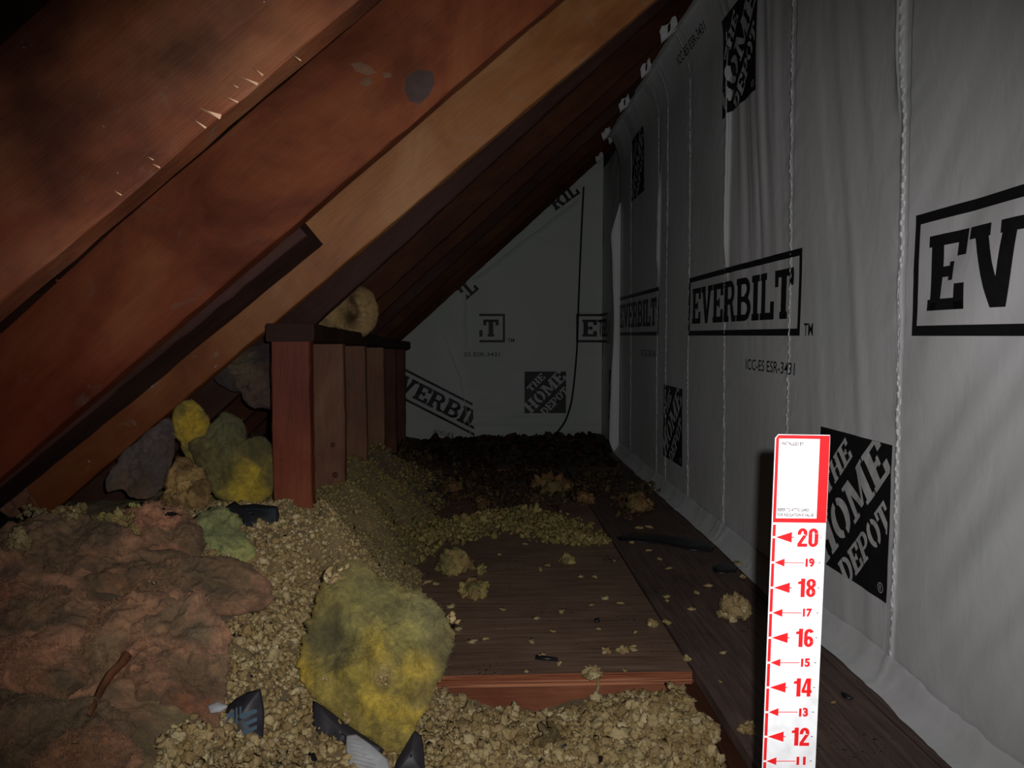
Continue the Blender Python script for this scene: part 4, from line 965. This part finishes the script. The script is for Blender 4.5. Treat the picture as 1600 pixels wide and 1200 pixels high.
def qb(name, outline, Y, nrm, th, label, spots, **k):
    o, v, c, n_ = batt(name, outline, Y, nrm, th, label, spots, **k); return o, v, c, n_
o, v, c, n_ = qb('yellow_batt_tuft', [(272, 640), (288, 626), (304, 624), (312, 634), (324, 650), (325, 678), (318, 690), (322, 720), (306, 742), (292, 716), (284, 692), (272, 665)], 1.97, (.1, -.95, .25), .016, 'small bright yellow wool tuft sticking out under the third rafter', [(300, 655, 18, (190, 156, 40)), (306, 720, 16, (124, 108, 50)), (285, 640, 10, (128, 110, 40))], base=(160, 136, 50), alt=((120, 108, 44), .8), altf=20, jag=.04, seed=311, sectors=80, rings=20, amp=.01)
fuzz(o, v, c, n_, 500, .010)
o, v, c, n_ = qb('yellow_batt_piece', [(322, 680), (335, 655), (352, 642), (372, 650), (385, 690), (405, 680), (424, 690), (428, 740), (424, 775), (400, 790), (360, 786), (335, 775), (322, 740), (300, 715), (296, 690)], 1.93, (.15, -.93, .30), .04, 'upright olive and yellow wool piece pressed against the nearest stud', [(350, 680, 30, (96, 94, 58)), (400, 750, 26, (178, 150, 40)), (380, 765, 22, (170, 146, 44)), (340, 740, 24, (104, 98, 52)), (410, 700, 18, (96, 88, 40)), (310, 700, 16, (128, 114, 50))], base=(112, 102, 58), alt=((92, 84, 46), .8), seed=312, sectors=110, rings=26, amp=.016)
fuzz(o, v, c, n_, 1000, .010)
o, v, c, n_ = qb('green_batt_piece', [(300, 850), (292, 835), (305, 810), (325, 795), (345, 788), (365, 800), (375, 830), (390, 845), (405, 862), (398, 876), (375, 886), (345, 878), (318, 872)], 1.62, (.0, -.75, .66), .022, 'pale green wool tuft between the salmon lump and the loose fill', [(340, 850, 30, (150, 158, 96)), (330, 812, 20, (120, 122, 78)), (375, 872, 20, (156, 154, 90)), (360, 820, 16, (138, 138, 80))], base=(146, 146, 96), alt=((108, 110, 72), .8), altf=16, jag=.08, seed=313, sectors=90, rings=22, amp=.012)
fuzz(o, v, c, n_, 700, .009)
o, v, c, n_ = qb('brown_paper_flap', [(190, 760), (165, 775), (185, 720), (215, 690), (245, 665), (268, 648), (272, 690), (268, 720), (260, 750), (245, 772), (215, 782)], 1.93, (.1, -.9, .4), .012, 'limp grey brown paper facing hanging below the third rafter', [(240, 700, 34, (92, 80, 80)), (205, 770, 22, (104, 78, 60)), (262, 700, 12, (110, 78, 58))], base=(96, 80, 70), seed=314, sectors=90, rings=20, amp=.012, fr=22, cat='paper')
o, v, c, n_ = qb('tan_batt_piece', [(262, 770), (268, 735), (280, 712), (300, 722), (322, 745), (328, 775), (315, 800), (290, 806), (262, 795), (248, 782)], 1.86, (.0, -.85, .5), .03, 'crumbly tan clump between the paper flap and the olive wool', [(290, 760, 30, (148, 122, 76))], base=(150, 120, 80), alt=((110, 86, 56), .9), altf=30, jag=.08, seed=315, sectors=80, rings=20, amp=.016, fr=30, mat='crumb')
o, v, c, n_ = qb('dark_batt_piece', [(330, 585), (365, 560), (400, 540), (440, 535), (440, 600), (436, 650), (418, 634), (400, 640), (378, 612), (352, 606)], 2.25, (.1, -.95, .2), .02, 'dusty dark brown wool hanging behind the nearest stud', [(375, 580, 16, (110, 92, 66)), (405, 610, 20, (92, 70, 56)), (350, 590, 16, (66, 56, 56))], base=(58, 44, 42), seed=316, sectors=80, rings=20, amp=.02, fr=24)
fuzz(o, v, c, n_, 300, .016)
o, v, c, n_ = qb('kraft_paper_bundle', [(492, 503), (520, 478), (545, 462), (560, 450), (572, 455), (585, 475), (585, 500), (572, 520), (550, 526), (525, 522), (505, 512)], 2.62, (.1, -.95, -.1), .035, 'round crumpled kraft paper bundle stuffed between rafters above the top plate', [(560, 480, 14, (150, 124, 84)), (550, 495, 9, (40, 28, 20)), (552, 470, 6, (50, 36, 26)), (520, 505, 18, (142, 118, 78)), (575, 500, 16, (130, 106, 72)), (565, 492, 7, (170, 150, 110))], base=(128, 104, 70), grow=1.12, seed=317, sectors=90, rings=24, amp=.012, fr=26, bumps=[(552, 488, 9, -.05), (565, 490, 7, .02), (556, 466, 7, .014)], cat='paper', mat='crumb')
o, v, c, n_ = qb('brown_batt_tuft', [(0, 800), (-20, 740), (10, 735), (38, 728), (42, 760), (40, 790), (25, 810)], 1.85, (.1, -.9, .3), .02, 'brown wool tuft wedged at the tail of the third rafter', [(15, 770, 20, (120, 78, 56))], base=(110, 74, 54), seed=318, sectors=70, rings=16, amp=.014)

SAL, BRN, GRN, DK = (178, 124, 92), (126, 94, 66), (104, 92, 64), (70, 52, 38)
PK = [
 ('salmon lump of wool on top of the pile, below the black strip', [(185, 850), (198, 822), (225, 808), (262, 806), (288, 822), (297, 848), (290, 875), (268, 895), (235, 905), (205, 895), (186, 876)], 1.50, .035, [(240, 840, 40, SAL), (250, 885, 20, (150, 98, 70)), (200, 880, 18, GRN)]),
 ('broad brownish pink wool mound at the left, under the tan clump', [(20, 880), (40, 842), (90, 825), (140, 832), (185, 850), (195, 885), (180, 920), (130, 945), (70, 950), (30, 925)], 1.38, .04, [(100, 890, 40, (142, 92, 66)), (150, 850, 25, DK), (80, 850, 20, (126, 78, 58)), (60, 920, 20, (136, 90, 62))]),
 ('dull brown wool ridge running across the pile toward the loose fill', [(130, 930), (190, 900), (250, 895), (310, 890), (370, 905), (388, 925), (360, 950), (300, 950), (250, 960), (190, 975), (140, 965)], 1.36, .03, [(200, 930, 40, (134, 98, 66)), (320, 910, 26, (96, 76, 56)), (345, 890, 16, (156, 100, 72)), (260, 950, 26, (150, 112, 78)), (210, 900, 18, (160, 106, 76))]),
 ('brown wool mound at the left edge, above the front salmon lump', [(-30, 960), (10, 925), (60, 935), (120, 950), (140, 985), (110, 1015), (50, 1020), (-20, 1010)], 1.18, .035, [(60, 970, 40, BRN), (10, 960, 30, (140, 84, 60)), (110, 990, 20, (90, 74, 56))]),
 ('salmon wool lump at the left edge, level with the yellow batt piece', [(-30, 1035), (10, 1018), (60, 1020), (105, 1035), (118, 1060), (90, 1085), (40, 1110), (-20, 1120)], 1.05, .035, [(40, 1050, 45, SAL), (60, 1085, 25, (156, 106, 76)), (100, 1070, 15, GRN)]),
 ('pinkish lobe left of the rust coloured fold', [(150, 985), (190, 955), (240, 945), (262, 955), (240, 985), (212, 1020), (190, 1060), (160, 1100), (120, 1115), (80, 1110), (105, 1080), (130, 1040)], 1.12, .030, [(190, 985, 30, (158, 116, 82)), (150, 1060, 25, (118, 96, 68)), (110, 1100, 20, (146, 92, 62)), (180, 1030, 18, (126, 104, 74))]),
 ('biggest salmon wool lobe, right of the rust coloured fold', [(200, 1040), (225, 1000), (262, 965), (300, 962), (325, 985), (332, 1030), (326, 1070), (322, 1120), (300, 1150), (250, 1162), (200, 1160), (172, 1130), (180, 1085)], 1.06, .040, [(260, 1000, 26, (150, 112, 80)), (305, 1000, 18, (98, 88, 64)), (245, 1060, 40, (160, 112, 82)), (215, 1120, 26, (166, 110, 78)), (295, 1100, 24, (118, 66, 42)), (320, 1085, 12, (96, 44, 24)), (180, 1090, 14, GRN)]),
 ('grey brown wool trough at the bottom left corner', [(-40, 1130), (20, 1110), (90, 1115), (150, 1120), (175, 1150), (160, 1190), (100, 1215), (20, 1225), (-40, 1220)], .95, .025, [(40, 1150, 40, (124, 92, 68)), (110, 1140, 30, (108, 88, 62)), (80, 1190, 30, (140, 98, 70))]),
 ('salmon wool lump at the very bottom, left of centre of the pile', [(90, 1180), (130, 1155), (180, 1165), (200, 1200), (170, 1240), (100, 1240), (70, 1210)], .88, .03, [(130, 1190, 40, (156, 108, 76))]),
 ('thin grey pink wool shred leaning at the left edge', [(-10, 860), (8, 872), (22, 900), (34, 915), (30, 925), (10, 920), (-10, 905)], 1.30, .02, [(20, 900, 12, (128, 90, 78))])]
for k, (lab, out, Y, th, sp) in enumerate(PK):
    o, v, c, n_ = qb('pink_batt_piece', out, None, (.12, -.66, .74), th * .8, lab, sp, base=(156, 114, 84), seed=330 + k * 3, amp=.018, fr=13, jag=.06, sectors=240, rings=60, colvar=.22, cfr=30, alt=((106, 86, 60), .8), altf=10, grow=1.32, power=2.2, back=.8)
    fuzz(o, v, c, n_, 4000, .008, seed=k)
# rust coloured paper edge fold
pts = [(282, 938), (262, 948), (240, 962), (222, 985), (205, 1012), (190, 1035), (172, 1052), (158, 1075), (148, 1100), (140, 1116)]
rows = []
for k, (x, y) in enumerate(pts):
    t = k / (len(pts) - 1); wd = 1.5 + 3.2 * math.sin(math.pi * min(t * 1.1, 1)) + 2 * random.random(); Yk = hitY(x, y, .030)
    for q, dz in ((-1, 0), (-.2, .003), (.4, .002), (1, -.003)): rows.append(atY(x + q * wd, y + q * wd * .35, Yk) + [0, -dz, dz])
o = obj('rust_paper_strip', mesh('rust_paper_strip', rows, grid_faces(len(pts), 4), M['kraft'], True)); origin(o, rows[-1])
sm = o.modifiers.new('t', 'SOLIDIFY'); sm.thickness = .002
tag(o, 'rust coloured torn paper strip folded between two salmon wool lobes', 'paper')

def clump(px, py, Y, wpx, hpx, label, n=30, pal=PAL, dz=0):
    Y = min(Y, hitY(px, py, .02 if px > 500 else .042)); p = atY(px, py, Y) + [0, 0, dz]; a, h_ = wpx * Y / 2400, hpx * Y / 2400
    q = rng.normal(size=(n, 3)) * .42; q = q / np.maximum(1, np.linalg.norm(q, axis=1) * 1.2)[:, None]; q = q * [a, a * .7, h_]
    r = min(a, h_) * rng.uniform(.22, .42, n); V_, F_, c_ = lumps(q, r, 3, pick(n, pal)); o = obj('insulation_clump', mesh('insulation_clump', V_, F_, M['crumb'], True, c_)); o.location = p
    return tag(o, label, 'insulation')
clump(30, 845, 1.42, 46, 40, 'olive tan clump at the left edge on the brownish pink mound', 30, PAL * .8)
clump(180, 822, 1.62, 80, 46, 'wide olive tan clump between the salmon lump and the third rafter tail', 60, PALF * 1.2)
clump(208, 792, 1.72, 26, 20, 'small pale green yellow clump at the left end of the black strip', 10, np.array([srgb(150, 152, 92), srgb(160, 150, 90)]))
clump(110, 800, 1.75, 60, 30, 'grey tan clump right under the tail of the third rafter', 36, PAL * .65)
clump(50, 800, 1.7, 50, 26, 'dim brown clump at the far left, beside the rafter tail', 24, PAL * .5)
clump(305, 952, 1.16, 42, 34, 'pale ragged tan clump lying on top of the biggest salmon lobe', 22, PAL * 1.05)
clump(278, 932, 1.2, 16, 10, 'tiny pale clump at the upper end of the rust paper strip', 6)
clump(239, 910, 1.25, 16, 7, 'thin pale shred on the brown wool ridge', 5, PAL * 1.2)
clump(290, 1165, .93, 90, 54, 'large tan clump at the bottom, in front of the dark printed bag', 60, PAL * 1.05)
clump(370, 1180, .95, 80, 34, 'brownish tan clump at the bottom, right of the larger one', 50, PAL * .85)
clump(450, 1185, 1.0, 60, 30, 'tan clump at the bottom edge left of the grey scrim', 40, PAL * .75)
for k, (x, y, w_) in enumerate(((20, 1158, 8), (116, 1160, 9), (232, 972, 5), (48, 1014, 10), (192, 1175, 7), (65, 985, 4))):
    clump(x, y, .98 if y > 1100 else 1.1, w_, w_ * .7, ('pale crumb on the wool at the bottom left corner', 'pale crumb on the grey brown wool trough', 'tiny bright crumb beside the rust strip', 'yellowish crumb on top of the left edge salmon lump', 'pale crumb below the biggest salmon lobe', 'tiny crumb on the brown wool mound')[k], 4, PAL * 1.25)

# ---------------------------------------------------------------- dark film, bag, scrim, strips
def sheet(name, outline, Y, nrm, mat, label, cat, curve=.01, seed=0, n=10, th=.0015):
    nrm = np.array(nrm, float); nrm /= np.linalg.norm(nrm); poly = np.array(outline, float); c = poly.mean(0)
    Y = min(Y, hitY(c[0], c[1], .014 if c[0] > 340 else .036)); P0 = atY(*c, Y)
    def on(p): d = ray(*p); return CAM + d * (((P0 - CAM) @ nrm) / (d @ nrm))
    k = len(poly); dense = np.concatenate([poly[i] + (poly[(i + 1) % k] - poly[i]) * np.arange(5)[:, None] / 5 for i in range(k)]); L = len(dense); V_ = []
    for s in np.linspace(.02, 1, n):
        for p in c + (dense - c) * s: w_ = on(p); V_.append(w_ + nrm * (curve * (1 - s * s) + curve * .5 * float(fbm(w_[0] * 25, w_[2] * 25, 0, seed, 2))))
    i = np.arange(n - 1)[:, None]; j = np.arange(L)[None]; j2 = (j + 1) % L
    F_ = np.stack([i * L + j, (i + 1) * L + j, (i + 1) * L + j2, i * L + j2], -1).reshape(-1, 4)
    o = obj(name, mesh(name, V_, F_, M[mat], True)); origin(o, P0); md = o.modifiers.new('thick', 'SOLIDIFY'); md.thickness = th; md.offset = -1
    tag(o, label, cat); return o, on, nrm
o, on, nn = sheet('printed_bag', [(330, 1150), (336, 1128), (350, 1110), (368, 1092), (390, 1082), (408, 1078), (411, 1110), (410, 1155), (395, 1165), (360, 1162)], 1.10, (.0, -.8, .6), 'bagdark', 'torn dark plastic bag piece with blue grey print, stuck in the loose fill', 'bag', .012, 401)
def bagprint(polys_px, name='blue_print'):
    V_, F_ = [], []
    for p in polys_px:
        b0 = len(V_); V_ += [on(q) + nn * .0165 - np.array(o.location) for q in p]; F_.append(tuple(range(b0, b0 + len(p))))
    x = obj(name, mesh(name, V_, F_, M['blueprint']), o); x['label'] = 'blue grey printed shapes'
bagprint([[(343, 1140), (356, 1122), (371, 1112), (371, 1150), (345, 1152)], [(373, 1110), (376, 1108), (376, 1152), (373, 1152)], [(379, 1108), (382, 1107), (382, 1120), (400, 1112), (406, 1112), (406, 1117), (386, 1126), (379, 1126)], [(386, 1132), (406, 1124), (406, 1130), (384, 1140)], [(382, 1146), (406, 1136), (406, 1142), (386, 1152)]])
o, *_ = sheet('pale_film_scrap', [(326, 1104), (340, 1098), (356, 1104), (345, 1112), (330, 1114)], 1.12, (0, -.7, .7), 'mesh', 'pale greenish film scrap behind the printed bag', 'scrap', .003, 402)
o, on, nn = sheet('scrim_scrap', [(542, 1150), (556, 1148), (580, 1165), (606, 1188), (612, 1215), (548, 1215), (541, 1180)], 1.13, (.05, -.8, .6), 'mesh', 'grey ribbed scrim scrap sticking out under the large yellow batt piece', 'scrap', .006, 403)
for k in range(9):
    a, b_ = on((545 + k * 1.5, 1156 + k * 6.5)), on((560 + k * 5.6, 1152 + k * 7.5 + 8)); V_ = []
    for p in (a, b_): V_ += [p + nn * .0085 - np.array(o.location), p + nn * .0115 + UP * .0012 - np.array(o.location), p + nn * .0085 + UP * .0024 - np.array(o.location)]
    obj('rib', mesh('rib', V_, [(0, 1, 4, 3), (1, 2, 5, 4), (0, 3, 5, 2), (0, 2, 1), (3, 4, 5)], M['wrap']), o)
sheet('dark_film', [(490, 1095), (515, 1112), (545, 1135), (575, 1155), (600, 1172), (590, 1190), (545, 1160), (520, 1175), (500, 1160), (488, 1130)], 1.20, (0, -.8, .6), 'bagdark', 'black film crumpled under the left side of the large yellow batt piece', 'film', .008, 404)
sheet('dark_film', [(648, 1142), (658, 1150), (662, 1180), (664, 1215), (612, 1215), (620, 1190), (632, 1170)], 1.16, (.1, -.8, .5), 'bagdark', 'dark pointed film tip right of the large yellow batt piece', 'film', .008, 405)
sheet('dark_paper_strip', [(218, 785), (232, 786), (262, 796), (292, 810), (300, 822), (280, 818), (250, 806), (224, 798)], 1.60, (0, -.7, .7), 'dark', 'curved black strip lying between the tan clump and the salmon lump', 'strip', .004, 406)
sheet('dark_paper_strip', [(296, 812), (318, 800), (330, 792), (345, 796), (320, 814), (304, 822)], 1.66, (0, -.7, .7), 'dark', 'short black strip at the left of the green wool', 'strip', .004, 407)
o, on, nn = sheet('woven_strip', [(352, 792), (366, 784), (372, 790), (400, 788), (434, 792), (437, 806), (432, 826), (405, 828), (378, 826), (366, 810)], 1.72, (.05, -.85, .5), 'dark', 'blue black woven strip lying at the foot of the nearest stud', 'strip', .006, 408)
for k in range(14):
    x = 385 + k * 3.4; a, b_ = on((x, 796)), on((x, 822)); V_ = [p + nn * h_ + RT * q - np.array(o.location) for p in (a, b_) for q, h_ in ((-.0008, .006), (0, .0078), (.0008, .006))]
    obj('rib', mesh('rib', V_, [(0, 1, 4, 3), (1, 2, 5, 4), (0, 3, 5, 2), (0, 2, 1), (3, 4, 5)], M['blueprint']), o)

# grey lump of dirty fill and twig in front
clump(855, 1152, 1.30, 62, 50, 'grey dusty lump half buried in the tufts below the plywood edge', 20, PAL * .45)
pp = [atY(832, 1196, 1.22), atY(850, 1184, 1.23), atY(868, 1172, 1.24), atY(885, 1163, 1.25)]
V_, F_ = tube_verts(pp, .0022); o = obj('twig', mesh('twig', V_, F_, M['dark'], True)); tag(o, 'thin black twig below the grey dusty lump', 'twig')

# ---------------------------------------------------------------- hanging cord
cpx = [(912, 292, 6.05), (909, 350, 6.06), (906, 420, 6.07), (903, 500, 6.08), (902, 540, 6.08), (898, 590, 6.05), (893, 630, 6.0), (884, 658, 5.95), (870, 677, 5.85), (850, 690, 5.75), (828, 697, 5.62), (800, 700, 5.5)]
q = np.array([atY(*a) for a in cpx]); t = np.linspace(0, len(q) - 1, 60); q = np.stack([np.interp(t, range(len(q)), q[:, k]) for k in range(3)], -1)
for _ in range(3): q[1:-1] = (q[:-2] + 2 * q[1:-1] + q[2:]) / 4
q[:, 2] = np.maximum(q[:, 2], ter(q[:, 0], q[:, 1]) + .012)
V_, F_ = tube_verts(q, .0075, 6); o = obj('cord', mesh('cord', V_, F_, M['cord'], True)); tag(o, 'black cord hanging down the back wall and trailing on to the rubble', 'cord')

# ---------------------------------------------------------------- attic depth marker
IN = .0254
card = obj('depth_marker', None); tag(card, 'white card depth marker with red inch numbers standing in the loose fill by the wall', 'ruler')
YC = .738; ptop = atY(1254, 679, YC); lean = math.radians(1.05)
WI, HI = 2.14, 24.02
uu = np.array([math.cos(lean), 0, -math.sin(lean)]); ww = np.array([math.sin(lean), 0, math.cos(lean)])
org = ptop - ww * HI * IN; card.location = org
def cm(off):
    def f(u, v):
        P = np.outer(np.asarray(u) * IN, uu) + np.outer(np.asarray(v) * IN, ww); P[:, 1] -= off
        return P
    return f
hw = WI / 2
body = [(-hw, 0), (hw, 0), (hw, HI), (-hw + .12, HI), (-hw, HI - .15)]
vf = cm(.0006)([p[0] for p in body], [p[1] for p in body]); vb = cm(-.0006)([p[0] for p in body], [p[1] for p in body])
nbp = len(body)
obj('card', mesh('card', np.concatenate([vf, vb]), [tuple(range(nbp)), tuple(range(2 * nbp - 1, nbp - 1, -1))] + [(i, i + nbp, (i + 1) % nbp + nbp, (i + 1) % nbp) for i in range(nbp)], M['cardwhite']), card)
PB = 20.58
bord = [R_(-hw + .02, PB, -hw + .14, HI - .16), R_(hw - .40, PB, hw - .01, HI - .02), R_(-hw + .14, PB, hw - .40, PB + .17), R_(-hw + .14, HI - .16, hw - .4, HI - .02), [(-hw + .02, HI - .16), (-hw + .14, HI - .16), (-hw + .14, HI - .03), (-hw + .10, HI - .03)]]
obj('red_border', print_mesh('red_border', bord, cm(.0012), M['cardred'], None), card)['label'] = 'red border round the blank panel'
strip = []
for n in range(0, 21):
    strip.append(R_(-hw + .03, n - 1 + .04 if n else .02, -hw + .15, n - .04)) if n else None
strip.append(R_(-hw + .03, 20.04, -hw + .15, PB - .08))
obj('scale_strip', print_mesh('scale_strip', strip, cm(.0012), M['cardred'], None), card)['label'] = 'red strip broken at every inch'
for n in range(1, 21):
    if n % 2 == 0:
        tri = [[(-hw + .16, n), (-hw + .80, n + .21), (-hw + .80, n - .21)], R_(-hw + .80, n - .02, -hw + .88, n + .02)]
        num, wn = big_number(n, .74); dx = -hw + 1.86 - wn; dy = n - .37
    else:
        tri = [[(-hw + .15, n), (-hw + .55, n + .16), (-hw + .55, n - .16)], R_(-hw + .5, n - .016, -hw + 1.32, n + .016)]
        num = xf(font_polys(str(n), .34, .37 if n > 9 else .18, .055), 0, 0); dx = -hw + 1.36 if n > 9 else -hw + 1.5; dy = n - .16
    obj('arrow', print_mesh('arrow', tri, cm(.0012), M['cardred'], None, None, (0, -1, 0)), card)
    obj('number', print_mesh('number', xf(num, dx, dy), cm(.0012), M['cardred'], None, None, (0, -1, 0)), card)
    obj('tick', print_mesh('tick', [R_(hw - .24, n - .015, hw - .16, n + .015)], cm(.0012), M['cardink'], None), card)
obj('small_print', print_mesh('small_print', xf(font_polys('INSTALLED BY', .14, .86, .03), -hw + .26, HI - .42), cm(.0012), M['cardink'], None), card)
for s, y_ in (('REFER TO ATTIC CARD', .50), ('FOR INSULATION R VALUE', .30)):
    obj('small_print', print_mesh('small_print', xf(font_polys(s, .125, 1.24 if 'REFER' in s else 1.43, .03), -hw + .19, PB + y_ - .06), cm(.0012), M['cardink'], None), card)
obj('edge_notches', print_mesh('edge_notches', [R_(hw - .022, PB + .05 + k * .07, hw + .002, PB + .085 + k * .07) for k in range(48)], cm(.0014), M['cardpink'], None), card)
